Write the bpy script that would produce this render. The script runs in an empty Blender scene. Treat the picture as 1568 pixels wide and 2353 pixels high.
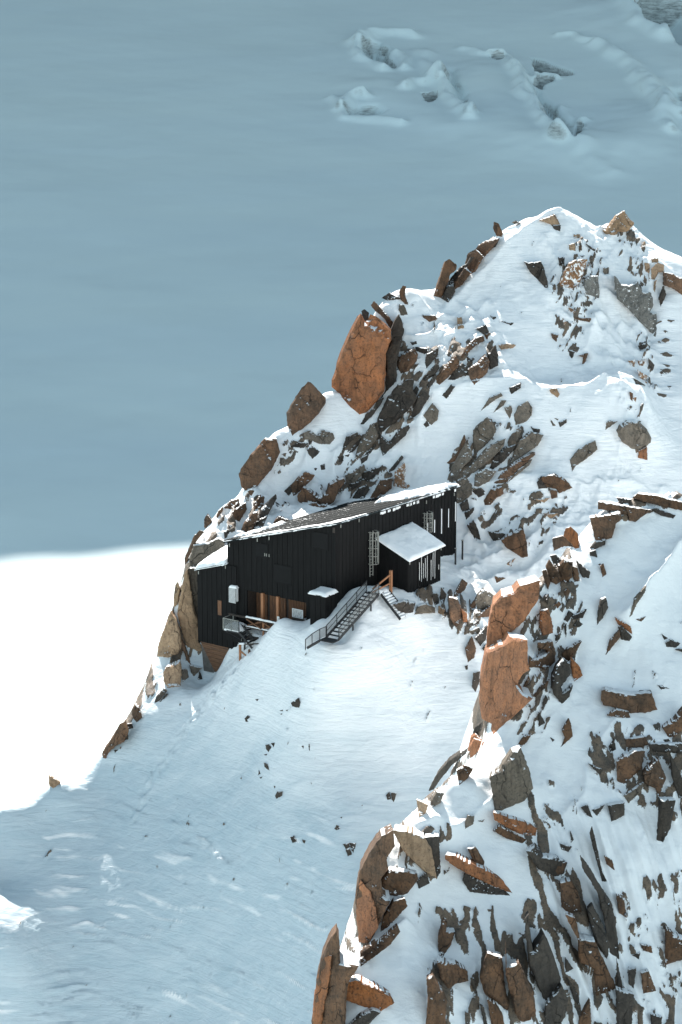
import bpy, bmesh, math, random
import numpy as np
from mathutils import Vector, Matrix
from mathutils.geometry import delaunay_2d_cdt

C = bpy.context.scene.collection
SC = bpy.context.scene
# ------------------------------------------------------------------ camera, sky, sun, exposure
FX = 784.0 / math.tan(math.radians(6.0))      # focal length in units of a 1568 x 2353 picture
PITCH = math.radians(15.5)
CAM = np.array([0.0, 0.0, 90.0])
cam_d = bpy.data.cameras.new('camera')
cam_d.sensor_fit = 'HORIZONTAL'
cam_d.angle = math.radians(12.0)
cam_d.clip_start = 1.0
cam_d.clip_end = 9000.0
cam = bpy.data.objects.new('camera', cam_d)
C.objects.link(cam)
cam.location = CAM
cam.rotation_euler = (math.radians(90) - PITCH, 0, 0)
SC.camera = cam

SUN_EL = math.radians(37.5)
SUN_AZ = math.radians(-12.0)                   # a little left of the view direction, behind the ridge
world = bpy.data.worlds.new('World')
SC.world = world
world.use_nodes = True
wn = world.node_tree
bg = wn.nodes['Background']
sky = wn.nodes.new('ShaderNodeTexSky')
sky.sky_type = 'NISHITA'
sky.sun_disc = False
sky.sun_elevation = SUN_EL
sky.sun_rotation = SUN_AZ
sky.altitude = 3600
sky.air_density = 1.0
sky.dust_density = 1.5
sky.ozone_density = 1.0
hsv = wn.nodes.new('ShaderNodeHueSaturation')
hsv.inputs['Hue'].default_value = 0.460
hsv.inputs['Saturation'].default_value = 0.60
wn.links.new(sky.outputs[0], hsv.inputs['Color'])
wn.links.new(hsv.outputs[0], bg.inputs['Color'])
bg.inputs['Strength'].default_value = 0.12
sun_d = bpy.data.lights.new('sun', 'SUN')
sun_d.energy = 5.0
sun_d.angle = math.radians(0.5)
sun_d.color = (1.0, 0.955, 0.89)
sun = bpy.data.objects.new('sun', sun_d)
C.objects.link(sun)
SUNV = Vector((math.sin(SUN_AZ) * math.cos(SUN_EL), math.cos(SUN_AZ) * math.cos(SUN_EL), math.sin(SUN_EL)))
sun.rotation_euler = SUNV.to_track_quat('Z', 'Y').to_euler()
sun.location = (60, 300, 200)
SC.view_settings.view_transform = 'Standard'
SC.view_settings.look = 'None'
SC.view_settings.exposure = 1.25
SC.view_settings.gamma = 1.0
SC.cycles.use_denoising = True
SC.cycles.max_bounces = 10
SC.cycles.diffuse_bounces = 6

# ------------------------------------------------------------------ measuring helpers
SP, CP = math.sin(PITCH), math.cos(PITCH)

def rays(px, py):
    px = np.asarray(px, float); py = np.asarray(py, float)
    xc = (px - 784.0) / FX; yc = -(py - 1176.5) / FX
    return np.stack([xc, CP + yc * SP, -SP + yc * CP], -1)

def W(px, py, Y):
    d = rays(px, py)
    return CAM + d * (np.asarray(Y, float) / d[..., 1])[..., None]

def project(P):
    P = np.asarray(P, float) - CAM
    fwd = P[..., 1] * CP - P[..., 2] * SP
    up = P[..., 1] * SP + P[..., 2] * CP
    return 784.0 + FX * P[..., 0] / fwd, 1176.5 - FX * up / fwd

_perm = np.random.RandomState(7).permutation(1024)
_gr = np.random.RandomState(8).rand(1024) * 2 * np.pi
def noise(x, y, seed=0):
    x = np.asarray(x, float); y = np.asarray(y, float)
    xi = np.floor(x).astype(int); yi = np.floor(y).astype(int)
    xf = x - xi; yf = y - yi
    u = xf * xf * xf * (xf * (xf * 6 - 15) + 10); v = yf * yf * yf * (yf * (yf * 6 - 15) + 10)
    def g(ix, iy, fx, fy):
        a = _gr[_perm[(_perm[(ix + seed * 57) & 1023] + iy) & 1023]]
        return np.cos(a) * fx + np.sin(a) * fy
    a = g(xi, yi, xf, yf); b = g(xi + 1, yi, xf - 1, yf)
    c = g(xi, yi + 1, xf, yf - 1); d = g(xi + 1, yi + 1, xf - 1, yf - 1)
    return 1.5 * ((a * (1 - u) + b * u) * (1 - v) + (c * (1 - u) + d * u) * v)

def fbm(x, y, o=4, seed=0, gain=0.5):
    r = 0; a = 1.0
    for k in range(o):
        r = r + a * noise(x, y, seed + k * 13); x = x * 2.03 + 5.1; y = y * 2.03 + 3.7; a *= gain
    return r

def sstep(a, b, x):
    t = np.clip((x - a) / (b - a), 0, 1); return t * t * (3 - 2 * t)

def seg_dist(X, Y, pl, closed=False):
    """distance of grid points to a polyline"""
    best = np.full(np.shape(X), 1e9)
    n = len(pl)
    for i in range(n if closed else n - 1):
        ax, ay = pl[i][:2]; bx, by = pl[(i + 1) % n][:2]
        dx, dy = bx - ax, by - ay
        t = np.clip(((X - ax) * dx + (Y - ay) * dy) / (dx * dx + dy * dy + 1e-9), 0, 1)
        best = np.minimum(best, np.hypot(X - ax - t * dx, Y - ay - t * dy))
    return best

def inside(X, Y, pl):
    r = np.zeros(np.shape(X), bool); n = len(pl)
    for i in range(n):
        ax, ay = pl[i][:2]; bx, by = pl[(i + 1) % n][:2]
        if ay == by: continue
        r ^= ((ay > Y) != (by > Y)) & (X < (bx - ax) * (Y - ay) / (by - ay) + ax)
    return r

class Field:
    """height field from scattered control points (multiquadric interpolation)"""
    def __init__(s, pts, c=2.0, lam=0.02):
        s.p = np.array(pts, float); s.c = c
        n = len(s.p)
        d = np.hypot(s.p[:, None, 0] - s.p[None, :, 0], s.p[:, None, 1] - s.p[None, :, 1])
        A = np.zeros((n + 3, n + 3))
        A[:n, :n] = -np.sqrt(d * d + c * c) + lam * -np.eye(n) * 0
        A[:n, :n] += lam * np.eye(n)
        A[:n, n] = 1; A[:n, n + 1:] = s.p[:, :2]; A[n, :n] = 1; A[n + 1:, :n] = s.p[:, :2].T
        b = np.zeros(n + 3); b[:n] = s.p[:, 2]
        s.w = np.linalg.lstsq(A, b, rcond=None)[0]
    def __call__(s, X, Y):
        r = s.w[-3] + s.w[-2] * X + s.w[-1] * Y
        for (px, py, _), w in zip(s.p, s.w):
            r = r - w * np.sqrt((X - px) ** 2 + (Y - py) ** 2 + s.c ** 2)
        return r

class Grid:
    def __init__(s, xs, ys): 
        s.xs, s.ys = xs, ys
        s.X, s.Y = np.meshgrid(xs, ys)
        s.Z = None
    def at(s, x, y):
        x = np.clip(x, s.xs[0], s.xs[-1] - 1e-6); y = np.clip(y, s.ys[0], s.ys[-1] - 1e-6)
        i = np.clip(np.searchsorted(s.xs, x, 'right') - 1, 0, len(s.xs) - 2); j = np.clip(np.searchsorted(s.ys, y, 'right') - 1, 0, len(s.ys) - 2)
        u = (x - s.xs[i]) / (s.xs[i + 1] - s.xs[i]); v = (y - s.ys[j]) / (s.ys[j + 1] - s.ys[j])
        Z = s.Z
        return (Z[j, i] * (1 - u) + Z[j, i + 1] * u) * (1 - v) + (Z[j + 1, i] * (1 - u) + Z[j + 1, i + 1] * u) * v
    def cast(s, px, py, y0=None, y1=None, step=0.2):
        """first hit of picture rays with the field: Y of the hit or nan"""
        d = rays(px, py)
        y0 = s.ys[0] if y0 is None else y0; y1 = s.ys[-1] if y1 is None else y1
        res = np.full(np.shape(d)[:-1], np.nan); prev = None
        for y in np.arange(y0, y1, step):
            t = y / d[..., 1]; x = d[..., 0] * t; z = CAM[2] + d[..., 2] * t
            gap = z - s.at(x, np.full(np.shape(x), y))
            hit = np.isnan(res) & (gap < 0)
            if prev is None: res[hit] = y
            else: res[hit] = y - step * (gap / (gap - prev + 1e-9))[hit]
            prev = gap
        return res

# ------------------------------------------------------------------ materials
def new_mat(name):
    m = bpy.data.materials.new(name); m.use_nodes = True
    nt = m.node_tree; b = nt.nodes['Principled BSDF']
    return m, nt, b
def N(nt, t, **kw):
    n = nt.nodes.new(t)
    for k, v in kw.items():
        if hasattr(n, k): setattr(n, k, v)
        else: n.inputs[k.replace('_', ' ')].default_value = v
    return n
def ramp(nt, fac, stops):
    r = nt.nodes.new('ShaderNodeValToRGB'); e = r.color_ramp.elements
    while len(e) < len(stops): e.new(0.5)
    for el, (p, c) in zip(e, stops):
        el.position = p; el.color = (c, c, c, 1) if isinstance(c, (int, float)) else (*c, 1)
    nt.links.new(fac, r.inputs[0]); return r
def noise_n(nt, vec, scale, detail=6, rough=0.6, dist=0.0):
    n = nt.nodes.new('ShaderNodeTexNoise'); n.inputs['Scale'].default_value = scale; n.inputs['Detail'].default_value = detail
    n.inputs['Roughness'].default_value = rough; n.inputs['Distortion'].default_value = dist
    nt.links.new(vec, n.inputs['Vector']); return n
def mapping(nt, vec, scale=(1, 1, 1), rot=(0, 0, 0)):
    m = nt.nodes.new('ShaderNodeMapping'); m.inputs['Scale'].default_value = scale; m.inputs['Rotation'].default_value = rot
    nt.links.new(vec, m.inputs['Vector']); return m
def mix(nt, fac, a, b):
    m = nt.nodes.new('ShaderNodeMix'); m.data_type = 'RGBA'
    if isinstance(fac, float): m.inputs[0].default_value = fac
    else: nt.links.new(fac, m.inputs[0])
    for v, i in ((a, 6), (b, 7)):
        if isinstance(v, tuple): m.inputs[i].default_value = (*v, 1)
        else: nt.links.new(v, m.inputs[i])
    return m.outputs[2]
def math_n(nt, op, a, b=None, clamp=False):
    m = nt.nodes.new('ShaderNodeMath'); m.operation = op; m.use_clamp = clamp
    for v, i in ((a, 0), (b, 1)):
        if v is None: continue
        if isinstance(v, (int, float)): m.inputs[i].default_value = v
        else: nt.links.new(v, m.inputs[i])
    return m.outputs[0]
def bump(nt, b, h, strength, dist, prev=None):
    n = nt.nodes.new('ShaderNodeBump'); n.inputs['Strength'].default_value = strength; n.inputs['Distance'].default_value = dist
    nt.links.new(h, n.inputs['Height'])
    if prev is not None: nt.links.new(prev, n.inputs['Normal'])
    nt.links.new(n.outputs[0], b.inputs['Normal']); return n.outputs[0]
SNOW = (0.86, 0.87, 0.875)

def snow_mat(name, ripple=0.5, grain=0.35, scale=1.0, stretch=(0.35, 1.0, 1.0), slope_shade=False, bare=False):
    m, nt, b = new_mat(name)
    pos = nt.nodes.new('ShaderNodeNewGeometry').outputs['Position']
    a = noise_n(nt, mapping(nt, pos, stretch).outputs[0], 1.6 * scale, 7, 0.62, 0.4)
    g = noise_n(nt, pos, 7.0 * scale, 6, 0.7)
    wr_n = noise_n(nt, mapping(nt, pos, (0.3, 0.3, 2.6)).outputs[0], 1.0 * scale, 5, 0.6, 0.8)
    h = math_n(nt, 'ADD', math_n(nt, 'ADD', math_n(nt, 'MULTIPLY', a.outputs[0], ripple), math_n(nt, 'MULTIPLY', wr_n.outputs[0], ripple * 0.9 if slope_shade else 0.0)), math_n(nt, 'MULTIPLY', g.outputs[0], grain * 0.35))
    bump(nt, b, h, 0.55, 0.22 / scale)
    t = noise_n(nt, pos, 0.35 * scale, 5, 0.6)
    col = mix(nt, t.outputs[0], (0.85, 0.86, 0.865), (0.90, 0.905, 0.905))
    if slope_shade:      # shade of the lower slope put into the snow colour, darker and bluer
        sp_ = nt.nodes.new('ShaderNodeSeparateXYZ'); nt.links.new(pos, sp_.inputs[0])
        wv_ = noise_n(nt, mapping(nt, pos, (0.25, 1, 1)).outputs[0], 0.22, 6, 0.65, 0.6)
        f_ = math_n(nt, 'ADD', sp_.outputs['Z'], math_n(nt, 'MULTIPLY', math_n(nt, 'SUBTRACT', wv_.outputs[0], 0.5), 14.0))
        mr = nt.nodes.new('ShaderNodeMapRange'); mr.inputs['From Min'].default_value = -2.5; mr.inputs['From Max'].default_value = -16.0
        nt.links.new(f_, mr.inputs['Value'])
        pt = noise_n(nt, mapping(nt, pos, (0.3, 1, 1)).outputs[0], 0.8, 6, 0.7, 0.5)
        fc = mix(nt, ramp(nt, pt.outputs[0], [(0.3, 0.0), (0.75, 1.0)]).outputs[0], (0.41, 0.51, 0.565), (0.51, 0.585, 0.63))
        dr = nt.nodes.new('ShaderNodeAttribute'); dr.attribute_name = 'ripple_light'      # sunlit ripple tops, put in as paler colour
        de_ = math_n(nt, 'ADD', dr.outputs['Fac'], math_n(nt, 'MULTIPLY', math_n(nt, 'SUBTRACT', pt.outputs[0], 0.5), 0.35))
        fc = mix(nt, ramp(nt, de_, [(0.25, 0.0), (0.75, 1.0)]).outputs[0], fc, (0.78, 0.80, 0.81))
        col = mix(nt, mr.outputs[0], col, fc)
    if bare:      # bedrock that breaks through the snow; where, is stored with the terrain
        at = nt.nodes.new('ShaderNodeAttribute'); at.attribute_name = 'bare'
        en = noise_n(nt, pos, 2.2, 8, 0.72)
        e2 = noise_n(nt, pos, 9.0, 4, 0.7)
        e = math_n(nt, 'ADD', at.outputs['Fac'], math_n(nt, 'ADD', math_n(nt, 'MULTIPLY', math_n(nt, 'SUBTRACT', en.outputs[0], 0.5), 0.9), math_n(nt, 'MULTIPLY', math_n(nt, 'SUBTRACT', e2.outputs[0], 0.5), 0.35)))
        mk = ramp(nt, e, [(0.5, 0.0), (0.53, 1.0)]).outputs[0]
        r1 = noise_n(nt, pos, 0.7, 7, 0.65, 0.5); r2 = noise_n(nt, pos, 6.0, 8, 0.75)
        rc = mix(nt, ramp(nt, r1.outputs[0], [(0.38, 0.0), (0.62, 1.0)]).outputs[0], (0.105, 0.088, 0.072), (0.23, 0.165, 0.115))
        rc = mix(nt, ramp(nt, r2.outputs[0], [(0.5, 0.0), (0.66, 1.0)]).outputs[0], rc, (0.04, 0.036, 0.032))
        col = mix(nt, mk, col, rc)
        bump(nt, b, math_n(nt, 'ADD', math_n(nt, 'MULTIPLY', h, 0.9), math_n(nt, 'MULTIPLY', mk, math_n(nt, 'ADD', r2.outputs[0], -0.55))), 0.6, 0.24)
    nt.links.new(col, b.inputs['Base Color'])
    b.inputs['Roughness'].default_value = 0.55
    b.inputs['Specular IOR Level'].default_value = 0.25
    return m

def rock_mat(name, c1, c2, lichen=0.35, snow=0.70, dust=0.0, strata=(0, 0, 0)):
    m, nt, b = new_mat(name)
    geo = nt.nodes.new('ShaderNodeNewGeometry'); pos = geo.outputs['Position']
    oi = nt.nodes.new('ShaderNodeObjectInfo')
    big = noise_n(nt, pos, 0.55, 8, 0.65, 0.6)
    fine = noise_n(nt, pos, 5.5, 8, 0.72)
    speck = noise_n(nt, pos, 22.0, 3, 0.7)
    st = noise_n(nt, mapping(nt, pos, (2.2, 2.2, 0.35), strata).outputs[0], 0.9, 7, 0.65, 0.8)
    col = mix(nt, ramp(nt, big.outputs[0], [(0.32, 0.0), (0.68, 1.0)]).outputs[0], c1, c2)
    dk = tuple(x * 0.32 for x in c2)
    col = mix(nt, math_n(nt, 'MULTIPLY', ramp(nt, st.outputs[0], [(0.52, 0.0), (0.68, 1.0)]).outputs[0], lichen), col, dk)
    col = mix(nt, math_n(nt, 'MULTIPLY', ramp(nt, fine.outputs[0], [(0.52, 0.0), (0.62, 1.0)]).outputs[0], lichen * 1.2, True), col, (0.035, 0.033, 0.03))
    lt = tuple(min(1, x * 1.35) for x in c1)
    col = mix(nt, ramp(nt, speck.outputs[0], [(0.52, 0.0), (0.78, 0.35)]).outputs[0], col, lt)
    # cracks
    wv = nt.nodes.new('ShaderNodeVectorMath'); wv.operation = 'ADD'
    sc = nt.nodes.new('ShaderNodeVectorMath'); sc.operation = 'SCALE'; sc.inputs['Scale'].default_value = 0.9
    nt.links.new(noise_n(nt, pos, 0.8, 4, 0.6).outputs['Color'], sc.inputs[0])
    nt.links.new(pos, wv.inputs[0]); nt.links.new(sc.outputs[0], wv.inputs[1])
    vo = nt.nodes.new('ShaderNodeTexVoronoi'); vo.feature = 'DISTANCE_TO_EDGE'; vo.inputs['Scale'].default_value = 0.5
    nt.links.new(mapping(nt, wv.outputs[0], (1.0, 1.0, 0.55), strata).outputs[0], vo.inputs['Vector'])
    cr = ramp(nt, vo.outputs['Distance'], [(0.0, 1.0), (0.016, 0.0)])
    gate = ramp(nt, noise_n(nt, pos, 0.3, 3).outputs[0], [(0.48, 0.0), (0.56, 1.0)])
    crk = math_n(nt, 'MULTIPLY', cr.outputs[0], gate.outputs[0])
    col = mix(nt, math_n(nt, 'MULTIPLY', crk, 0.8), col, (0.03, 0.028, 0.026))
    sv = noise_n(nt, mapping(nt, pos, (1.6, 1.6, 0.16)).outputs[0], 1.1, 6, 0.7, 0.3)
    col = mix(nt, math_n(nt, 'MULTIPLY', ramp(nt, sv.outputs[0], [(0.5, 0.0), (0.72, 1.0)]).outputs[0], 0.65), col, tuple(x * 0.4 for x in c2))
    # brightness differs a little from block to block
    val = nt.nodes.new('ShaderNodeHueSaturation')
    nt.links.new(math_n(nt, 'ADD', math_n(nt, 'MULTIPLY', oi.outputs['Random'], 0.3), 0.82), val.inputs['Value'])
    nt.links.new(math_n(nt, 'ADD', math_n(nt, 'MULTIPLY', oi.outputs['Random'], -0.12), 1.12), val.inputs['Saturation'])
    nt.links.new(col, val.inputs['Color'])
    # snow that lies on ledges
    sep = nt.nodes.new('ShaderNodeSeparateXYZ'); nt.links.new(geo.outputs['True Normal'], sep.inputs[0])
    ns = noise_n(nt, pos, 1.7, 6, 0.7)
    e = math_n(nt, 'ADD', sep.outputs['Z'], math_n(nt, 'MULTIPLY', math_n(nt, 'SUBTRACT', ns.outputs[0], 0.5), 0.55))
    sn = ramp(nt, e, [(snow - 0.015, 0.0), (snow + 0.015, 1.0)]).outputs[0]
    if dust > 0:
        dn = noise_n(nt, pos, 2.6, 9, 0.75)
        sn = math_n(nt, 'MAXIMUM', sn, ramp(nt, dn.outputs[0], [(0.62 - dust * 0.2, 0.0), (0.645 - dust * 0.2, 1.0)]).outputs[0])
    col = mix(nt, sn, val.outputs[0], SNOW)
    nt.links.new(col, b.inputs['Base Color'])
    b.inputs['Roughness'].default_value = 0.85
    b.inputs['Specular IOR Level'].default_value = 0.2
    h = math_n(nt, 'ADD', math_n(nt, 'MULTIPLY', fine.outputs[0], 0.5), math_n(nt, 'ADD', math_n(nt, 'MULTIPLY', st.outputs[0], 0.9), math_n(nt, 'MULTIPLY', crk, -0.8)))
    bump(nt, b, h, 0.9, 0.22)
    return m

TILT = (0.0, math.radians(38), 0.0)
RM = {
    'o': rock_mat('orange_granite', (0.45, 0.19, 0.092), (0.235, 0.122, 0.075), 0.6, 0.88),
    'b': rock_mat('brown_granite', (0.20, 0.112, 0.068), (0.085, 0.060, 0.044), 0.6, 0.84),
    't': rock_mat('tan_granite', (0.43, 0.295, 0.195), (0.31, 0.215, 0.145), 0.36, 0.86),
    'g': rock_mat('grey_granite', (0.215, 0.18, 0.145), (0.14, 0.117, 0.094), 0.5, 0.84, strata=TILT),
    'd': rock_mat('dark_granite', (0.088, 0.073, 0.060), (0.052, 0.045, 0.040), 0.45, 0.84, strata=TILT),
    'D': rock_mat('snow_dusted_granite', (0.35, 0.20, 0.115), (0.25, 0.15, 0.095), 0.25, 0.82, dust=0.5),
    'G': rock_mat('lichened_grey_granite', (0.25, 0.24, 0.22), (0.15, 0.145, 0.135), 0.6, 0.84, dust=0.12),
}

def flat_mat(name, col, rough=0.6, metal=0.0, var=0.25, nscale=3.0, stretch=(1, 1, 1), bmp=0.2, wear=None):
    m, nt, b = new_mat(name)
    co = nt.nodes.new('ShaderNodeTexCoord').outputs['Object']
    n = noise_n(nt, mapping(nt, co, stretch).outputs[0], nscale, 7, 0.65)
    c = mix(nt, ramp(nt, n.outputs[0], [(0.3, 0.0), (0.7, 1.0)]).outputs[0], tuple(x * (1 - var) for x in col), tuple(min(1, x * (1 + var)) for x in col))
    if wear:
        w = noise_n(nt, mapping(nt, co, stretch).outputs[0], nscale * 0.4, 6, 0.7)
        c = mix(nt, ramp(nt, w.outputs[0], [(0.5, 0.0), (0.62, 1.0)]).outputs[0], c, wear)
    nt.links.new(c, b.inputs['Base Color'])
    b.inputs['Roughness'].default_value = rough; b.inputs['Metallic'].default_value = metal
    bump(nt, b, n.outputs[0], bmp, 0.02)
    return m
M_SNOW = snow_mat('snow', 0.75, 0.5, 1.0, (0.5, 1.0, 1.0), False, True)
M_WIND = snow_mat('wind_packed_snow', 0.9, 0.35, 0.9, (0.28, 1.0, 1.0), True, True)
M_PAD = snow_mat('roof_snow', 0.5, 0.6, 1.6, (1, 1, 1))
M_CLAD = flat_mat('charcoal_cladding', (0.0088, 0.0086, 0.0088), 0.8, 0.0, 0.3, 2.0, (4, 4, 0.25))
M_CLAD.node_tree.nodes['Principled BSDF'].inputs['Specular IOR Level'].default_value = 0.12
M_DOOR = flat_mat('dark_door', (0.008, 0.008, 0.0085), 0.7, 0, 0.2)
M_DOOR.node_tree.nodes['Principled BSDF'].inputs['Specular IOR Level'].default_value = 0.12
M_WOOD = flat_mat('larch_timber', (0.14, 0.06, 0.026), 0.75, 0, 0.5, 4.0, (6, 6, 0.6), 0.5, wear=(0.07, 0.04, 0.026))
M_WOODH = flat_mat('weathered_planks', (0.125, 0.06, 0.03), 0.8, 0, 0.55, 3.0, (0.5, 0.5, 6), 0.5, wear=(0.06, 0.035, 0.025))
M_POST = flat_mat('orange_timber', (0.27, 0.115, 0.05), 0.7, 0, 0.3, 4.0, (6, 6, 0.6), 0.4)
M_DARKW = flat_mat('dark_stained_timber', (0.035, 0.025, 0.02), 0.8, 0, 0.4, 4.0, (2, 2, 2), 0.4)
M_STEEL = flat_mat('grey_steel', (0.018, 0.0185, 0.02), 0.75, 0.0, 0.25)
M_GALV = flat_mat('galvanised_steel', (0.27, 0.27, 0.245), 0.6, 0.2, 0.2)
M_WHITE = flat_mat('white_paint', (0.58, 0.59, 0.59), 0.6, 0, 0.06)
M_INK = flat_mat('black_print', (0.05, 0.05, 0.055), 0.7, 0, 0.1)
M_ROOF = flat_mat('dark_roofing', (0.012, 0.0148, 0.0155), 0.8, 0, 0.3)
M_ROOF.node_tree.nodes['Principled BSDF'].inputs['Specular IOR Level'].default_value = 0.1
M_CONC = flat_mat('dark_concrete', (0.09, 0.085, 0.08), 0.9, 0, 0.3)
def mesh_panel_mat():
    m, nt, b = new_mat('wire_mesh')
    co = nt.nodes.new('ShaderNodeTexCoord').outputs['Object']
    b.inputs['Base Color'].default_value = (0.12, 0.13, 0.13, 1); b.inputs['Roughness'].default_value = 0.5
    ck = nt.nodes.new('ShaderNodeTexChecker'); ck.inputs['Scale'].default_value = 14
    nt.links.new(co, ck.inputs['Vector'])
    b.inputs['Alpha'].default_value = 0.45
    return m
M_MESH = mesh_panel_mat()

# ------------------------------------------------------------------ object helpers
def link_mesh(name, verts, faces, mat, parent=None, smooth=False, loc=None):
    me = bpy.data.meshes.new(name)
    me.from_pydata([tuple(map(float, v)) for v in verts], [], [tuple(map(int, f)) for f in faces])
    me.materials.append(mat)
    if smooth: me.polygons.foreach_set('use_smooth', [True] * len(me.polygons))
    me.update()
    o = bpy.data.objects.new(name, me); C.objects.link(o)
    if parent is not None: o.parent = parent
    if loc is not None: o.location = loc
    return o
def tag(o, label, cat, group=None):
    o['label'] = label; o['category'] = cat
    if group: o['group'] = group
    return o
def empty(name, loc, rz=0.0):
    o = bpy.data.objects.new(name, None); C.objects.link(o); o.location = tuple(map(float, loc)); o.rotation_euler = (0, 0, rz)
    o.empty_display_size = 0.3
    return o
def grid_mesh(name, g, mat, bare=None, ripple_light=None):
    ny, nx = g.Z.shape
    co = np.stack([g.X, g.Y, g.Z], -1).reshape(-1, 3)
    idx = np.arange(ny * nx).reshape(ny, nx)
    q = np.stack([idx[:-1, :-1], idx[:-1, 1:], idx[1:, 1:], idx[1:, :-1]], -1).reshape(-1, 4)
    me = bpy.data.meshes.new(name)
    me.vertices.add(len(co)); me.vertices.foreach_set('co', co.ravel())
    me.loops.add(q.size); me.loops.foreach_set('vertex_index', q.ravel())
    me.polygons.add(len(q)); me.polygons.foreach_set('loop_start', np.arange(0, q.size, 4)); me.polygons.foreach_set('loop_total', np.full(len(q), 4))
    me.polygons.foreach_set('use_smooth', np.ones(len(q), bool))
    me.materials.append(mat); me.update(calc_edges=True); me.validate()
    if bare is not None:
        at = me.attributes.new('bare', 'FLOAT', 'POINT'); at.data.foreach_set('value', bare.ravel().astype(np.float32))
    if ripple_light is not None:
        at = me.attributes.new('ripple_light', 'FLOAT', 'POINT'); at.data.foreach_set('value', ripple_light.ravel().astype(np.float32))
    o = bpy.data.objects.new(name, me); C.objects.link(o); o['kind'] = 'structure'
    return o
class MB:
    """collects boxes, bars and sheets for ONE mesh object"""
    def __init__(s): s.v = []; s.f = []
    def add(s, v, f):
        k = len(s.v); s.v += [tuple(map(float, p)) for p in v]; s.f += [tuple(i + k for i in q) for q in f]; return s
    def hexa(s, p):       # 8 corners: bottom 4 then top 4, counter-clockwise
        return s.add(p, [(0, 3, 2, 1), (4, 5, 6, 7), (0, 1, 5, 4), (1, 2, 6, 5), (2, 3, 7, 6), (3, 0, 4, 7)])
    def box(s, x0, x1, y0, y1, z0, z1):
        return s.hexa([(x0, y0, z0), (x1, y0, z0), (x1, y1, z0), (x0, y1, z0), (x0, y0, z1), (x1, y0, z1), (x1, y1, z1), (x0, y1, z1)])
    def bar(s, a, b, w, h=None):
        a = Vector(a); b = Vector(b); h = h or w
        d = (b - a).normalized(); up = Vector((0, 0, 1)) if abs(d.z) < 0.95 else Vector((0, 1, 0))
        r = d.cross(up).normalized() * (w / 2); u = r.cross(d).normalized() * (h / 2)
        return s.hexa([a - r - u, a + r - u, b + r - u, b - r - u, a - r + u, a + r + u, b + r + u, b - r + u])
    def tube(s, a, b, r, n=8):
        a = Vector(a); b = Vector(b); d = (b - a).normalized(); up = Vector((0, 0, 1)) if abs(d.z) < 0.95 else Vector((0, 1, 0))
        e1 = d.cross(up).normalized(); e2 = d.cross(e1)
        v = [p + (e1 * math.cos(2 * math.pi * i / n) + e2 * math.sin(2 * math.pi * i / n)) * r for p in (a, b) for i in range(n)]
        return s.add(v, [(i, (i + 1) % n, n + (i + 1) % n, n + i) for i in range(n)] + [tuple(range(n))[::-1], tuple(range(n, 2 * n))])
    def build(s, name, mat, parent=None, smooth=False): return link_mesh(name, s.v, s.f, mat, parent, smooth)

# ------------------------------------------------------------------ hut frame (needed by the terrain)
HB = W(774, 1405, 288.0)                      # foot of the corner nearest the camera
HA = -math.radians(34.6)
HX = np.array([math.cos(HA), math.sin(HA), 0.0])      # along the left wall towards the corner
HY = np.array([-math.sin(HA), math.cos(HA), 0.0])     # along the right wall away from the corner
def toloc(P):
    P = np.asarray(P, float) - HB
    return np.array([P @ HX, P @ HY, P[2]])
def toworld(x, y, z): return HB + HX * x + HY * y + np.array([0, 0, z])
def on_left(px, py, off=0.0):                 # point of the plane y = -off
    d = rays(px, py); p0 = HB - HY * off; t = (HY @ (p0 - CAM)) / (HY @ d); return toloc(CAM + d * t)
def on_right(px, py, off=0.0):                # point of the plane x = off
    d = rays(px, py); p0 = HB + HX * off; t = (HX @ (p0 - CAM)) / (HX @ d); return toloc(CAM + d * t)
def on_level(px, py, z):
    d = rays(px, py); t = (HB[2] + z - CAM[2]) / d[2]; return toloc(CAM + d * t)

# ------------------------------------------------------------------ glacier far below, and the mountain whose shadow lies on it
def gl_base(Y):
    return -126 + 0.0 * Y + 75.0 * (np.clip(Y - 560, 0, None) / 690.0) ** 1.75 
def axis(parts):
    r = []
    for a, b, n in parts: r += list(np.linspace(a, b, n, endpoint=False))
    return np.array(r + [parts[-1][1]])
gg = Grid(axis([(-900, -120, 40), (-120, -15, 90), (-15, 125, 210), (125, 900, 50)]),
          axis([(-200, 480, 20), (480, 860, 230), (860, 1020, 80), (1020, 1300, 420), (1300, 1500, 20)]))
GB = gl_base(gg.Y) + 1.6 * fbm(gg.X / 160, gg.Y / 160, 3, 3) * sstep(480, 700, gg.Y)
GB = GB + 0.2 * fbm(gg.X / 26, gg.Y / 20, 3, 31)
gg.Z = GB.copy()
def G(s):      # traced on the enlargement [1300,0,2730,1000]
    q = np.array([tuple(map(float, p.split(','))) for p in s.split()])
    px = (1300 + q[:, 0] * 0.912) / 1.7411; py = q[:, 1] * 0.912 / 1.7411
    Y = gg.cast(px, py, 900, 1300, 0.5); P = W(px, py, Y); return [tuple(p) for p in P]
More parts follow.
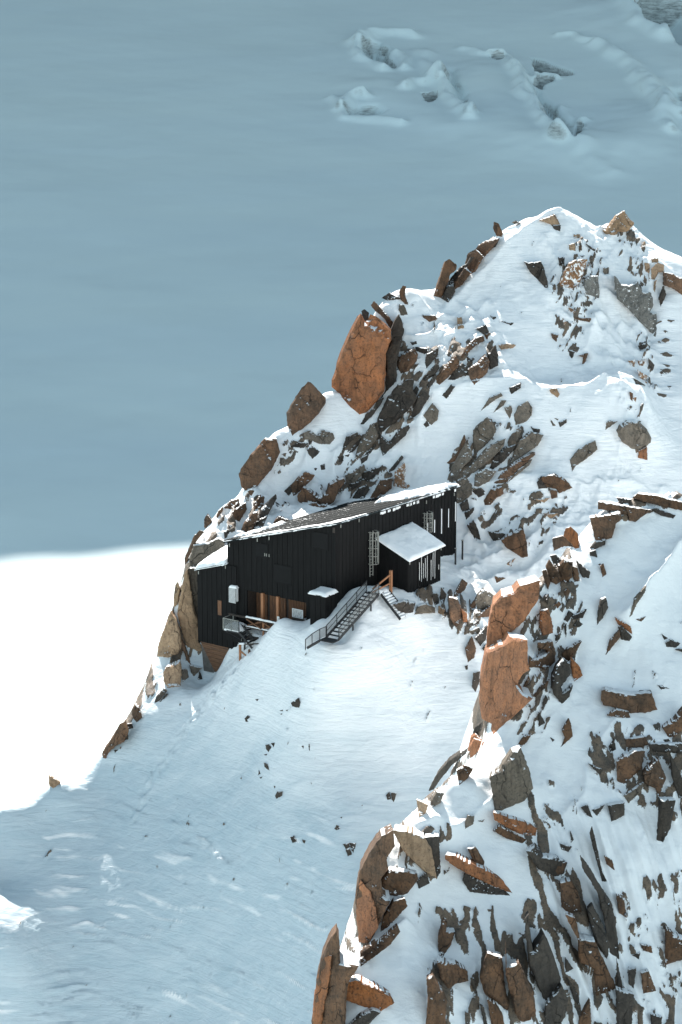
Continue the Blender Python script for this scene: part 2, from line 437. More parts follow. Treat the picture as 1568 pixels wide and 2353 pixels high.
pits = [("150,190 190,172 260,185 310,230 320,300 270,300 210,270 160,240", 6.0, 7.0),
        ("225,222 272,215 274,250 240,250", 5.0, 1.5), ("280,262 312,255 318,300 285,302", 5.0, 1.5),
        ("500,300 560,290 610,335 650,400 625,470 560,420 520,370", 5.0, 9.0),
        ("425,412 480,402 495,425 470,450 440,442", 9.0, 1.6),
        ("85,490 140,450 250,462 290,490 200,516 100,510", 4.0, 7.0),
        ("560,425 636,428 638,495 615,490 590,460", 5.0, 4.0),
        ("885,245 945,265 1000,285 1095,305 1090,320 980,334 940,320 905,280", 9.0, 2.2),
        ("928,332 1012,346 960,396 920,370", 6.0, 2.4),
        ("890,350 960,400 1040,480 1125,530 1142,570 1110,642 1050,605 980,535 915,440", 9.0, 9.0),
        ("1100,545 1138,540 1142,580 1112,640 1095,620", 7.0, 2.0),
        ("735,252 800,244 792,270 752,266", 4.0, 1.5),
        ("1490,385 1568,372 1640,400 1640,470 1530,440", 6.0, 8.0),
        ("1352,25 1385,-30 1640,-30 1640,215 1560,195 1500,150 1400,108", 11.0, 2.5)]
lips = [("136,168 138,215 160,250 205,280 270,308", 1.5, 2.2), ("140,165 180,155 240,148 300,146 370,152", 2.0, 3.5),
        ("358,378 385,360 430,366 470,352 498,336 506,380 540,430 600,484 640,505", 2.4, 2.4),
        ("430,240 460,290 500,330", 1.5, 3.5), ("45,430 62,480 90,516 160,522 230,526 330,530", 1.2, 2.0), ("70,462 110,436 140,418 175,416", 2.0, 2.2),
        ("845,296 872,345 868,400 905,465 960,535 1010,585 1060,625", 2.2, 2.4), ("600,210 690,238 780,250 850,292", 1.3, 2.5),
        ("1025,165 1090,158 1190,182", 1.2, 1.6), ("1200,200 1290,240 1350,300 1420,400 1490,470 1510,560", 1.7, 3.0),
        ("1440,358 1470,400 1500,452 1568,510", 2.2, 3.0), ("1025,490 1045,530 1040,570", 1.5, 3.0), ("930,335 925,360 960,355 1015,342", 1.2, 1.5),
        ("1300,0 1345,30 1395,105 1480,160 1568,200", 2.5, 4.0), ("1110,530 1128,522", 1.5, 1.5), ("730,235 790,236", 1.0, 1.3),
        ("1140,640 1180,700 1240,760", 1.5, 6.0), ("330,235 360,250 355,300", 1.3, 2.0)]
swells = [("1150,640 1330,640 1470,520", 4.0, 16.0), ("700,330 760,450 860,600", 3.0, 14.0), ("1250,60 1400,200 1560,330", 3.0, 16.0), ("240,400 380,470 560,560", 2.5, 14.0)]
wx = gg.X + 1.6 * fbm(gg.X / 14, gg.Y / 14, 2, 41); wy = gg.Y + 3.0 * fbm(gg.X / 14 + 7, gg.Y / 14, 2, 42)
for s_, a_, w_ in swells:
    gg.Z += a_ * np.exp(-(seg_dist(wx, wy, G(s_)) / w_) ** 2)
pit_mask = np.zeros_like(gg.Z)
for s_, dep, w_ in pits:
    pl = G(s_); ins = inside(wx, wy, pl); dd = seg_dist(wx, wy, pl, True)
    k = np.where(ins, sstep(0, w_, dd), 0); gg.Z -= 1.35 * dep * k; pit_mask = np.maximum(pit_mask, k)
for s_, a_, w_ in lips:
    dd = seg_dist(wx, wy, G(s_)); gg.Z += 1.6 * a_ * np.exp(-(dd / w_) ** 2) * (0.8 + 0.4 * fbm(gg.X / 14, gg.Y / 14, 2, 44))
gg.Z += pit_mask * 0.55 * fbm(gg.X / 5, gg.Y / 8, 3, 51)

def glacier_mat():
    m, nt, b = new_mat('glacier_snow')
    geo = nt.nodes.new('ShaderNodeNewGeometry'); pos = geo.outputs['Position']
    sep = nt.nodes.new('ShaderNodeSeparateXYZ'); nt.links.new(geo.outputs['Normal'], sep.inputs[0])
    n = noise_n(nt, pos, 0.25, 7, 0.7)
    e = math_n(nt, 'ADD', sep.outputs['Z'], math_n(nt, 'MULTIPLY', math_n(nt, 'SUBTRACT', n.outputs[0], 0.5), 0.35))
    k = ramp(nt, e, [(0.42, 1.0), (0.66, 0.0)]).outputs[0]
    dirt = noise_n(nt, mapping(nt, pos, (0.5, 0.5, 2.5)).outputs[0], 0.6, 6, 0.7)
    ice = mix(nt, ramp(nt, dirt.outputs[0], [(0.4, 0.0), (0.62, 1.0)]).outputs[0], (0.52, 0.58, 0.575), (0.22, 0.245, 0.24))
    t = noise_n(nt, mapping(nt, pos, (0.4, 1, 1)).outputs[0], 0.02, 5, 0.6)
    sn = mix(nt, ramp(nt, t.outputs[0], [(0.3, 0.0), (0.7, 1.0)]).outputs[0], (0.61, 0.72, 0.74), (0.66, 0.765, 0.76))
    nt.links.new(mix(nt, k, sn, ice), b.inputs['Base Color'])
    b.inputs['Roughness'].default_value = 0.6; b.inputs['Specular IOR Level'].default_value = 0.2
    r1 = noise_n(nt, mapping(nt, pos, (0.3, 1.0, 1.0), (0, 0, -0.25)).outputs[0], 0.5, 8, 0.7, 0.5)
    r2 = noise_n(nt, pos, 0.06, 4, 0.6)
    bump(nt, b, math_n(nt, 'MULTIPLY', r1.outputs[0], math_n(nt, 'ADD', r2.outputs[0], 0.2)), 0.12, 0.6)
    return m
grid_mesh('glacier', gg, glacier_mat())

def mountain():
    g = Grid(axis([(-1500, -360, 30), (-360, 0, 60), (0, 1700, 40)]), axis([(1290, 1600, 60), (1600, 2500, 30)]))
    calm = 1 - np.exp(-((g.X + 185) / 130) ** 2)
    crest = 486 + 40 * calm * fbm(g.X / 420, g.X * 0 + 3.3, 3, 61) - 20 * np.tanh((g.X + 182) / 70) + 1.6 * fbm(g.X / 26, g.X * 0 + 9.1, 2, 67)
    up = sstep(1310, 1530, g.Y) ** 0.9; dn = sstep(1560, 2450, g.Y)
    g.Z = gl_base(g.Y * 0 + 1290) - 3 + (crest + 60) * (up - 0.9 * dn) + up * (28 * calm + 1) * fbm(g.X / 90, g.Y / 90, 5, 62)
    grid_mesh('mountain', g, rock_mat('far_mountain_face', (0.2, 0.17, 0.15), (0.12, 0.11, 0.10), 0.3, 0.5))
mountain()

# ------------------------------------------------------------------ the ridge with the hut, and the snow slope below it
def world_pts(rows): return [tuple(W(a, b, c)) for a, b, c in rows]
hero = [(784,1500,284.6),(784,1700,278.3),(784,1900,271.2),(784,2100,264.9),(784,2353,258),(784,2600,252.5),
  (360,1640,291.5),(500,1542,296),
  (400,1850,284.2),(200,1950,284.4),(0,2010,282.8),(400,2100,275.7),(150,2100,278.8),(20,2190,273.6),(150,2230,274.8),(0,2353,271),(400,2353,269.5),(560,2353,265.2),(560,2500,261.5),(-200,2250,272),
  (600,1700,282.6),(600,1900,276),(250,1800,289.3),(120,1865,287.2),(0,1930,284.9),
  (1000,1480,287.2),(1090,1570,284.2),(1000,1700,279.5),(1100,1800,275),(1000,2000,268),(1200,2000,267),(1400,2000,269),(1100,2353,257.5),
  (935,1440,287.2),(980,1410,289.5),(1060,1430,289.5),
  (1000,1332,297),(1040,1325,299.5),(1070,1290,303.8),(1130,1400,294),(1200,1400,296.5),(1300,1400,297),
  (1100,1200,307.6),(1180,1200,306.6),(1250,1260,302.8),(1350,1260,303.3),(1500,1260,304),
  (1180,1125,309.8),(1250,1115,310),(1350,1115,311),(1500,1110,311.5),(1070,1120,311),
  (1000,1080,314),(1000,900,319.2),(1000,800,323.2),(1000,735,328),(920,780,325),
  (1250,1000,314.3),(1120,1000,315),(1250,908,317.6),(1140,930,317),(1260,872,321.5),(1150,800,323.5),(1230,700,328),(1230,580,333.2),(1290,490,338.5),(1200,512,337.5),(1150,530,336.8),
  (1350,1000,314),(1430,890,317),(1490,1000,314.5),(1400,850,322),(1540,950,319),(1540,1080,313),
  (1380,640,331),(1340,760,325.5),(1400,520,338.8),(1450,522,339),(1490,550,338.5),(1568,588,338),(1700,640,337),(1550,780,327),(1450,760,327.5),(1600,900,321),
  (1120,660,331.2),(1060,690,330.5),(1045,640,334),(928,668,331),(868,712,328.5),(770,900,322),(740,905,320.8),(680,985,317.5),(620,1005,316.2),(570,1120,313),(480,1205,309.5),(438,1275,305.5),
  (860,970,319.2),(800,1010,317.8),(700,1060,315.5),(650,1130,313.3),(900,1050,316),
  (600,1212,304.5),(660,1182,307.5),(750,1150,312),(850,1128,313.5),(950,1095,314.6),(560,1195,306.5),(510,1245,303.5),
  (425,1360,300.6),(440,1460,299),(470,1500,298),(365,1510,297.6),(312,1620,294.5),(245,1740,291),(120,1808,288.6),(0,1872,286.2),(-160,1955,283.5)]
HP = world_pts(hero)
HP += [tuple(toworld(-6, 3, -2.5)), tuple(toworld(-6, 9, 0.5)), tuple(toworld(-3, 15, 3.0)), tuple(toworld(-10, 4, -3.0)), tuple(toworld(-10, 12, 3.5)), tuple(toworld(-14, 2.5, -4))]
HP += [tuple(toworld(-1, 4, -0.3)), tuple(toworld(-1, 9, 0.8)), tuple(toworld(-12.2, 0.3, -5.0))]
for px, py, o_ in [(500,1541,.2),(545,1497,.5),(562,1494,1.4),(585,1477,1.0),(600,1467,.9),(612,1461,1.8),(630,1440,1.3),(652,1424,.9),(684,1431,.5),(704,1428,.4),(648,1426,2.4),(690,1440,2.5),(735,1425,2.2)]: HP.append(tuple(toworld(*on_left(px, py, o_))))
_t = on_right(857, 1362, 2.55); _b = on_right(765, 1468, 2.55)
for t_ in (-.15, 0, .3, .6, 1.0): HP.append(tuple(toworld(2.55, _b[1] + (_t[1] - _b[1]) * t_, _b[2] + (_t[2] - _b[2]) * t_ - (.25 if t_ < .1 else .55))))
for t_ in (.25, .6, 1.0): HP.append(tuple(toworld(.5, _b[1] + (_t[1] - _b[1]) * t_, _b[2] + (_t[2] - _b[2]) * t_ - .1)))
HP += [tuple(toworld(5.6, _t[1] + 1.2, _t[2] - 2.1)), tuple(toworld(3.2, _t[1] + 1.2, _t[2] - .9)), tuple(toworld(1.2, _t[1] + 1.6, _t[2] - .1)), tuple(toworld(1.5, _t[1] + 3.5, _t[2] - .3)), tuple(toworld(4.2, _t[1] + 3.2, _t[2] - 1.2))]
for px, py, y in [(1045,640,334),(930,682,331),(770,900,322),(680,985,317.5),(570,1120,313),(480,1205,309.5),(438,1275,305.5),(425,1360,300.6),(365,1510,297.6),(312,1620,294.5),(245,1740,291),(120,1808,288.6),(0,1872,286.2),(-160,1955,283.5)]:
    P = W(px, py, y); HP += [(P[0] - 4, P[1] + 8, P[2] - 20), (P[0] - 14, P[1] + 30, P[2] - 62)]
for px, py, y in [(1150,530,336.8),(1290,490,338.5),(1450,522,339),(1568,588,338),(1700,640,337)]:
    P = W(px, py, y); HP += [(P[0], P[1] + 8, P[2] - 10), (P[0], P[1] + 35, P[2] - 55)]
HP += [(-70, 260, -75), (-70, 330, -130), (70, 235, -55), (75, 300, -12), (75, 345, 0), (75, 410, -110), (0, 410, -120), (-60, 410, -140), (0, 215, -60), (-70, 215, -85), (50, 215, -62)]
hf = Field(HP, 1.6, 0.03)
hg = Grid(axis([(-75, -32, 60), (-32, 32, 440), (32, 75, 60)]), axis([(210, 244, 50), (244, 342, 690), (342, 415, 60)]))
hg.Z = hf(hg.X, hg.Y)
hpx, hpy = project(np.stack([hg.X, hg.Y, hg.Z], -1))
def blob(px, py, rx, ry): return np.exp(-((hpx - px) / rx) ** 2 - ((hpy - py) / ry) ** 2)
def zone(g, gx, gy, s, soft): # a traced zone (picture units) as a mask on the field
    pl = [tuple(map(float, p.split(','))) for p in s.split()]
    d = seg_dist(gx, gy, pl, True); return np.where(inside(gx, gy, pl), sstep(0, soft, d), 0.0)
smooth_sl = zone(hg, hpx, hpy, "-400,2000 0,1840 250,1730 480,1560 640,1420 760,1410 930,1400 1090,1480 1150,1700 1150,2700 -400,2700", 80)
rough = 1 - smooth_sl
crag = zone(hg, hpx, hpy, "1230,480 1568,470 1568,800 1450,900 1300,900 1180,640", 60) + zone(hg, hpx, hpy, "1060,1110 1568,1100 1568,1300 1180,1480 1040,1360", 30) \
     + zone(hg, hpx, hpy, "1000,650 1130,700 1200,850 1100,900 960,800", 30) + zone(hg, hpx, hpy, "480,1160 700,1020 1000,880 1000,1110 500,1260", 30)
hg.Z += rough * (0.42 * fbm(hg.X / 7, hg.Y / 7, 4, 5) + 0.10 * fbm(hg.X / 1.6, hg.Y / 1.6, 3, 9))
rid = 1 - np.abs(noise(hg.X / 2.6, hg.Y / 3.2, 21)) * 2
hg.Z += np.clip(crag, 0, 1) * (0.75 * (rid - 0.5) * (0.5 + fbm(hg.X / 6, hg.Y / 6, 2, 23)) + 0.22 * fbm(hg.X / 1.1, hg.Y / 1.1, 3, 25))
def bare_rock(g, gx, gy, zones, lift):
    """where bedrock breaks through: streaks along the strata inside traced zones; raises the ground there"""
    att = np.zeros_like(g.Z)
    for i, (s, dens, ang, st, ln) in enumerate(zones):
        z = zone(g, gx, gy, s, 26)
        if z.max() <= 0: continue
        ca, sa = math.cos(math.radians(ang)), math.sin(math.radians(ang))
        u = g.X * ca + g.Z * sa; v = -g.X * sa + g.Z * ca
        u = u + .5 * fbm(g.X / 3, g.Z / 3, 2, 300 + i); v = v + .4 * fbm(g.X / 2.2, g.Z / 2.2, 2, 330 + i)
        p = fbm(u / ln, v / st, 4, 360 + i, .55)
        a = .5 + 1.1 * (p - .55 * (1 - 2 * dens)); att = np.maximum(att, np.clip(a - (1 - z) * 1.4, 0, 1))
    k = sstep(.38, .62, att); g.Z += lift * k * (.8 + .5 * fbm(g.X / .9, g.Z / .9, 3, 390))
    return att
hbare = bare_rock(hg, hpx, hpy, [
 ("870,740 960,790 1010,900 980,960 920,1030 870,1070 790,1090 740,1090 760,1040 840,960 900,900 880,850", .55, 42, .7, 2.6),
 ("950,800 1040,750 1120,730 1160,800 1130,870 1080,900 1000,870", .42, 42, .7, 2.4),
 ("1010,1060 1100,950 1190,960 1260,990 1190,1090 1060,1140 1010,1110", .5, 42, .6, 3.0),
 ("700,1130 800,1070 880,1050 960,1100 900,1130 750,1160 640,1190 620,1160", .5, 40, .8, 2.0),
 ("650,1000 760,980 720,1060 620,1130 550,1130", .35, 35, .7, 2.0),
 ("920,1360 1000,1330 1090,1360 1130,1420 1100,1490 1050,1480 980,1410", .6, 75, .7, 2.0),
 ("1060,1120 1240,1095 1330,1130 1380,1170 1230,1270 1130,1250 1060,1190", .22, 35, .7, 1.6),
 ("1240,640 1330,520 1400,560 1390,680 1350,800 1300,890 1260,800 1255,700", .32, 60, .5, 1.2),
 ("1390,520 1480,510 1520,620 1500,720 1430,660", .36, 70, .5, 1.2),
 ("1000,660 1060,560 1140,500 1160,540 1060,670", .62, 55, .8, 2.2),
 ("420,1260 520,1150 650,1120 590,1230 520,1260 440,1310", .45, 50, .7, 2.0),
 ("240,1740 310,1560 400,1260 450,1290 480,1500 380,1580 300,1700", .5, 70, .8, 2.4),
 ("1400,900 1500,930 1500,1080 1430,1040", .25, 40, .5, 1.4), ("1440,760 1568,700 1568,980 1470,900", .22, 50, .4, .9)], .34)
# wind ridges on the slope
wxx = hg.X + 1.2 * fbm(hg.X / 6, hg.Y / 6, 2, 71); wyy = hg.Y + 0.9 * fbm(hg.X / 9, hg.Y / 5, 3, 72)
wzz = hg.Z + .35 * fbm(hg.X / 7, hg.Z / 4, 3, 72)
sast = np.clip(fbm(wxx / 4.6 + .2 * wzz, wzz / 0.42, 3, 73, .5), 0, 1) ** 1.2
ripple_light = np.clip(fbm(wxx / 4.6 + .2 * wzz, wzz / 0.42, 3, 73, .5) * 1.05 * sstep(-.4, .3, fbm(hg.X / 10, hg.Z / 4, 2, 75)) * sstep(1780, 1950, hpy), 0, 1)  # mask for the light painted on the ripple tops, low slope only
low = sstep(1780, 2000, hpy)
patch = sstep(-0.3, 0.4, fbm(hg.X / 10, hg.Z / 5, 2, 75))
hg.Z += smooth_sl * (0.22 * sast * low * patch + 0.09 * sast * patch + 0.12 * fbm(hg.X / 6, hg.Z / 3, 3, 76) + 0.035 * fbm(hg.X / 0.8, hg.Y / 0.6, 3, 78))
sw = [tuple(map(float, p.split(','))) for p in "940,1500 870,1540 800,1570 720,1600".split()]
def crest_line(g, gx, gy, s, a, w, y0=None):
    """a snow crest: sharp on top, falling to both sides"""
    pl = [tuple(map(float, p.split(','))) for p in s.split()]
    Y = g.cast(np.array([p[0] for p in pl]), np.array([p[1] for p in pl]))
    P = W(np.array([p[0] for p in pl]), np.array([p[1] for p in pl]), Y); P = [p for p in P if not np.isnan(p[0])]
    if len(P) < 2: return
    wob = 0.25 * fbm(g.X / 1.7, g.Y / 1.7, 2, 15)
    d = seg_dist(g.X + wob, g.Y + wob, P); g.Z += a * np.exp(-d / w) 
for s_, a_, w_ in [("1000,905 1100,890 1180,880 1260,905 1340,900 1430,882 1475,900 1490,990", 0.7, 1.0), ("1290,490 1180,560 1080,660 1040,700", 0.7, 1.2),
                   ("1075,1130 1160,1115 1250,1105 1370,1118 1450,1120", 0.7, 1.0), ("1250,560 1300,640 1340,720 1390,800 1430,870", 0.7, 0.9),
                   ("960,690 1000,740 1060,740 1120,700", 0.6, 0.6), ("1040,600 1130,560 1200,515", 0.4, 0.8), ("930,780 1000,770 1080,750", 0.5, 0.6),
                   ("860,1445 820,1480 740,1500", -0.35, 1.2), ("600,1480 480,1610 380,1720", 0.25, 0.7), ("640,1420 690,1410", 0.35, 0.5),
                   ("1500,600 1520,720 1490,820", 0.7, 0.8), ("1440,890 1440,960 1420,1060", 0.35, 0.5)]:
    crest_line(hg, hpx, hpy, s_, a_, w_)
# trodden trail from the hut down to the left
tr = [tuple(map(float, p.split(','))) for p in "570,1500 520,1570 450,1650 400,1720 350,1790 325,1850 310,1880".split()]
dtr = seg_dist(hpx, hpy, tr)
hg.Z += np.exp(-(dtr / 11) ** 2) * 0.3 * fbm(hg.X / 0.5, hg.Y / 0.5, 2, 81)
tr = [tuple(map(float, p.split(','))) for p in "1430,890 1425,950 1420,1020 1440,1080 1380,1120".split()]
hg.Z += np.exp(-(seg_dist(hpx, hpy, tr) / 14) ** 2) * 0.2 * fbm(hg.X / 0.5, hg.Y / 0.5, 2, 82)
ridge_o = grid_mesh('mountain_ridge', hg, M_WIND, hbare, ripple_light)

# ------------------------------------------------------------------ the rocky spur in front
fore = [(1568,1152,258.5),(1450,1155,257.5),(1385,1170,256),(1345,1262,252.5),(1290,1300,250.5),(1225,1345,248),(1170,1400,245.5),(1180,1500,242),(1176,1640,238.2),(1132,1712,236),(1030,1800,231.8),(935,1885,228),(850,2000,224),(830,2160,219.8),(775,2245,217),(740,2353,214),(700,2500,209),
  (1400,1300,251),(1500,1280,253),(1568,1290,254.5),(1250,1500,244),(1400,1500,245.5),(1510,1370,250.5),(1568,1310,253.8),(1568,1500,246.5),(1200,1700,236.6),(1400,1700,238.4),(1568,1700,239.5),
  (1100,1900,229),(1250,1900,230.6),(1330,1780,235.5),(1400,1900,231.8),(1568,1900,233.5),(1000,2100,222.4),(1200,2100,224),(1400,2100,226.6),(1568,2100,228.6),(900,2353,212.5),(1100,2353,215),(1300,2353,219),(1568,2353,222),(1300,2700,210),(1000,2700,203)]
FP = world_pts(fore)
for px, py, y in [(1385,1170,256),(1225,1345,248),(1180,1500,242),(1176,1640,238.2),(1030,1800,231.8),(935,1885,228),(830,2160,219.8),(740,2353,214),(700,2500,209)]:
    P = W(px, py, y); FP += [(P[0] - 4, P[1] + 5, P[2] - 12), (P[0] - 14, P[1] + 22, P[2] - 42)]
for px, py, y in [(1450,1155,257.5),(1568,1152,258.5)]:
    P = W(px, py, y); FP += [(P[0], P[1] + 8, P[2] - 9), (P[0], P[1] + 35, P[2] - 55)]
FP += [(60, 262, 5), (60, 230, -12), (60, 190, -40), (0, 180, -48), (-40, 200, -75), (-40, 250, -75)]
ff = Field(FP, 1.2, 0.03)
fg = Grid(axis([(-40, -4, 36), (-4, 29, 260), (29, 60, 40)]), axis([(178, 206, 40), (206, 262, 460), (262, 300, 30)]))
fg.Z = ff(fg.X, fg.Y)
fpx, fpy = project(np.stack([fg.X, fg.Y, fg.Z], -1))
fg.Z += 0.38 * fbm(fg.X / 6, fg.Y / 6, 4, 105) + 0.07 * fbm(fg.X / 1.5, fg.Y / 1.5, 3, 109)
# flutes in the steep face at the lower right
fl = sstep(1200, 1330, fpx) * sstep(1780, 1950, fpy)
fg.Z += fl * 0.55 * fbm((fg.X + 0.45 * fg.Y) / 1.0, (fg.Y - 0.3 * fg.X) / 9, 3, 111)
fbare = bare_rock(fg, fpx, fpy, [
 ("1100,1400 1190,1390 1160,1600 1120,1720 1040,1810 970,1900 890,2010 860,2160 790,2270 750,2500 660,2500 800,2000 920,1860 1060,1740", .72, 60, .9, 3.0),
 ("980,2080 1100,2060 1260,2050 1340,2450 950,2450", .33, 100, .85, 2.8), ("1150,1780 1290,1780 1350,2000 1420,2450 1230,2450 1210,2050", .40, 116, .8, 4.5),
 ("1330,1680 1600,1630 1600,1920 1450,1870 1320,1800", .42, 105, 1.0, 2.0), ("1380,2050 1600,1980 1600,2450 1370,2450", .28, 110, .8, 2.4),
 ("1200,1250 1340,1230 1340,1410 1220,1430", .5, 70, .7, 1.6), ("1190,1350 1360,1370 1340,1560 1200,1660 1130,1650", .36, 60, .6, 1.6), ("1130,1560 1300,1560 1280,1700 1120,1720", .3, 50, .6, 2.0),
 ("1360,1130 1600,1120 1600,1200 1400,1220 1340,1300", .45, 0, .5, 2.5), ("900,1900 1060,1880 1060,2020 900,2050", .45, 80, .7, 1.6)], .3)
for s_, a_, w_ in [("1600,1270 1568,1295 1530,1350 1480,1410 1445,1460", 2.3, 1.3), ("1378,1150 1470,1138 1568,1140", 0.5, 0.6), ("1000,1890 960,1905 905,1895", 0.5, 0.5),
                   ("1150,1835 1100,1880 1040,1915", 0.6, 0.6), ("930,2130 860,2200 790,2260", 0.6, 0.6), ("1420,1660 1360,1740 1340,1840 1300,1880", 0.5, 0.8), ("1390,1540 1360,1480 1400,1440", 0.3, 0.8)]:
    crest_line(fg, fpx, fpy, s_, a_, w_)
grid_mesh('rocky_spur', fg, M_SNOW, fbare)

# ------------------------------------------------------------------ the hut
hut = tag(empty('mountain_hut', HB, HA), 'large charcoal clad mountain hut with a long sloping lattice roof on the ridge', 'mountain hut')
zB = on_left(774, 1207)[2]; pA = on_left(525, 1245); pC = on_right(1049, 1121)
XA, zA, YC, zC = pA[0], pA[2], pC[1], pC[2]
XW = on_left(455, 1308)[0]; zW0 = on_left(455, 1310)[2]; zW1 = on_left(524, 1297)[2]
def lerp(a, b, t): return a + (b - a) * t
def eaveL(x): return lerp(zB, zA, x / XA)
def eaveR(y): return lerp(zB, zC, y / YC)
BW = 0.30
def boards_left(x0, x1, top, bot, y=0.0, mat=None, name='left_cladding', parent=hut, gap=0.016):
    """vertical boards on a face that looks along -y"""
    m = MB(); n = max(1, int(round((x1 - x0) / BW))); w = (x1 - x0) / n
    for i in range(n):
        a = x0 + i * w + gap / 2; b = a + w - gap; pr = 0.03 + 0.025 * (i % 2)
        m.hexa([(a, y - pr, bot(a)), (b, y - pr, bot(b)), (b, y, bot(b)), (a, y, bot(a)), (a, y - pr, top(a)), (b, y - pr, top(b)), (b, y, top(b)), (a, y, top(a))])
    m.hexa([(x0, y + 0.002, bot(x0) + .01), (x1, y + 0.002, bot(x1) + .01), (x1, y + 0.14, bot(x1) + .01), (x0, y + 0.14, bot(x0) + .01),
            (x0, y + 0.002, top(x0) - .01), (x1, y + 0.002, top(x1) - .01), (x1, y + 0.14, top(x1) - .01), (x0, y + 0.14, top(x0) - .01)])
    return m
def boards_right(y0, y1, top, bot, x=0.0, gap=0.016, back=True):
    m = MB(); n = max(1, int(round((y1 - y0) / BW))); w = (y1 - y0) / n
    for i in range(n):
        a = y0 + i * w + gap / 2; b = a + w - gap; pr = 0.03 + 0.025 * (i % 2)
        m.hexa([(x, a, bot(a)), (x + pr, a, bot(a)), (x + pr, b, bot(b)), (x, b, bot(b)), (x, a, top(a)), (x + pr, a, top(a)), (x + pr, b, top(b)), (x, b, top(b))])
    if back:
        m.hexa([(x - .14, y0, bot(y0) + .01), (x - .002, y0, bot(y0) + .01), (x - .002, y1, bot(y1) + .01), (x - .14, y1, bot(y1) + .01),
                (x - .14, y0, top(y0) - .01), (x - .002, y0, top(y0) - .01), (x - .002, y1, top(y1) - .01), (x - .14, y1, top(y1) - .01)])
    return m
k = lambda v: (lambda _: v)
# recess of the terrace in the left wall
xr0 = on_left(568, 1360)[0]; xr1 = on_left(704, 1370)[0]
zr0 = on_left(568, 1356)[2]; zr1 = on_left(640, 1372)[2]
def rtop(x): return lerp(zr0, zr1, min(1, (x - xr0) / (on_left(640, 1372)[0] - xr0)))
zdeck = on_left(568, 1415)[2]
zbase = lambda x: on_left(774, 1405)[2] - 0.8 + x * 0.28
wl = boards_left(XA, xr0, eaveL, zbase)
m2 = boards_left(xr0, xr1, eaveL, rtop); m3 = boards_left(xr1, 0, eaveL, zbase)
wl.add(m2.v, m2.f); wl.add(m3.v, m3.f)
wl.build('wall', M_CLAD, hut)
wr = boards_right(0, YC, eaveR, lambda y: -1.2 - 0.02 * y)
wr.build('wall', M_CLAD, hut)
m = MB()      # back and far end walls
zD = zA + zC - zB
m.hexa([(XA, YC - .15, -3), (-0.16, YC - .15, -3), (-0.16, YC, -3), (XA, YC, -3), (XA, YC - .15, zD - .02), (-0.16, YC - .15, zC - .02), (-0.16, YC, zC - .02), (XA, YC, zD - .02)])
m.hexa([(XA - .12, 0.0, -6), (XA - .002, 0.0, -6), (XA - .002, YC, -6), (XA - .12, YC, -6), (XA - .12, 0.0, zA), (XA - .002, 0.0, zA), (XA - .002, YC, zD), (XA - .12, YC, zD)])
m.build('rear_wall', M_CLAD, hut)
# inside of the recess: timber back wall, soffit, floor
m = MB(); rng = random.Random(4)
n = 22; w = (xr1 - xr0) / n
for i in range(n):
    if i % 7 == 4: continue
    a = xr0 + i * w; m.box(a + .01, a + w - .01, 1.5 - .03 * rng.random(), 1.6, zdeck - 1.5, zr0 - .02)
m.build('timber_wall', M_WOOD, hut)
MB().box(xr0, xr1, 1.6, 1.75, zdeck - 1.6, zr0).build('recess_back', M_DARKW, hut)
m = MB(); m.box(xr0 - .1, xr0 - .002, .15, 1.6, zdeck - 1.5, zr0); m.build('recess_side', M_DARKW, hut); m = MB(); m.box(xr1 + .002, xr1 + .1, .15, 1.6, zdeck - 2, zr1)
m.build('recess_side', M_DARKW, hut)
m = MB(); m.hexa([(xr0, .15, zr0 + .05), (xr1, .15, zr1 + .05), (xr1, 1.6, zr1 + .05), (xr0, 1.6, zr0 + .05), (xr0, .15, zr0 + .2), (xr1, .15, zr1 + .2), (xr1, 1.6, zr1 + .2), (xr0, 1.6, zr0 + .2)])
m.build('soffit', M_DARKW, hut)
m = MB()
for i in range(9):      # horizontal boards at the right end of the recess
    z = zr1 - .12 - i * .17; x0 = on_left(688, 1385)[0]
    m.box(x0, xr1 - .01, .9 + .02 * (i % 2), .98, z - .15, z)
m.build('timber_panel', M_WOODH, hut)
# posts of the recess
for px in (604, 639):
    p = on_left(px, 1385, 0.15); MB().box(p[0] - .14, p[0] + .14, -.27, .02, zdeck - .9 if px > 620 else zdeck - .2, rtop(p[0]) + .1).build('timber_post', M_POST, hut)
# lower wing at the far left
zwb0 = on_left(458, 1472)[2]; zwb1 = on_left(545, 1492)[2]; XWr = on_left(547, 1490)[0]
def wtop(x): return lerp(zW0, zW1, (x - XW) / (XA - XW)) if x < XA else zW1 
def wbot(x): return lerp(zwb0, zwb1, (x - XW) / (XWr - XW))
wing = boards_left(XW, XWr, lambda x: wtop(x) if x < XA - .15 else zW1 - 0.02, wbot, y=-0.10)
wing.hexa([(XW - .002, -.1, zwb0 - .2), (XW + .12, -.1, zwb0 - .2), (XW + .12, 4.5, zwb0 - .2), (XW - .002, 4.5, zwb0 - .2), (XW - .002, -.1, zW0), (XW + .12, -.1, zW0), (XW + .12, 4.5, zW0 + 1.0), (XW - .002, 4.5, zW0 + 1.0)])
wing.hexa([(XW + .12, 4.4, zwb0), (XA - .13, 4.4, zwb0), (XA - .13, 4.5, zwb0), (XW + .12, 4.5, zwb0), (XW + .12, 4.4, zW0 + 1), (XA - .13, 4.4, zW0 + 1), (XA - .13, 4.5, zW0 + 1), (XW + .12, 4.5, zW0 + 1)])
wing.build('wing_wall', M_CLAD, hut)
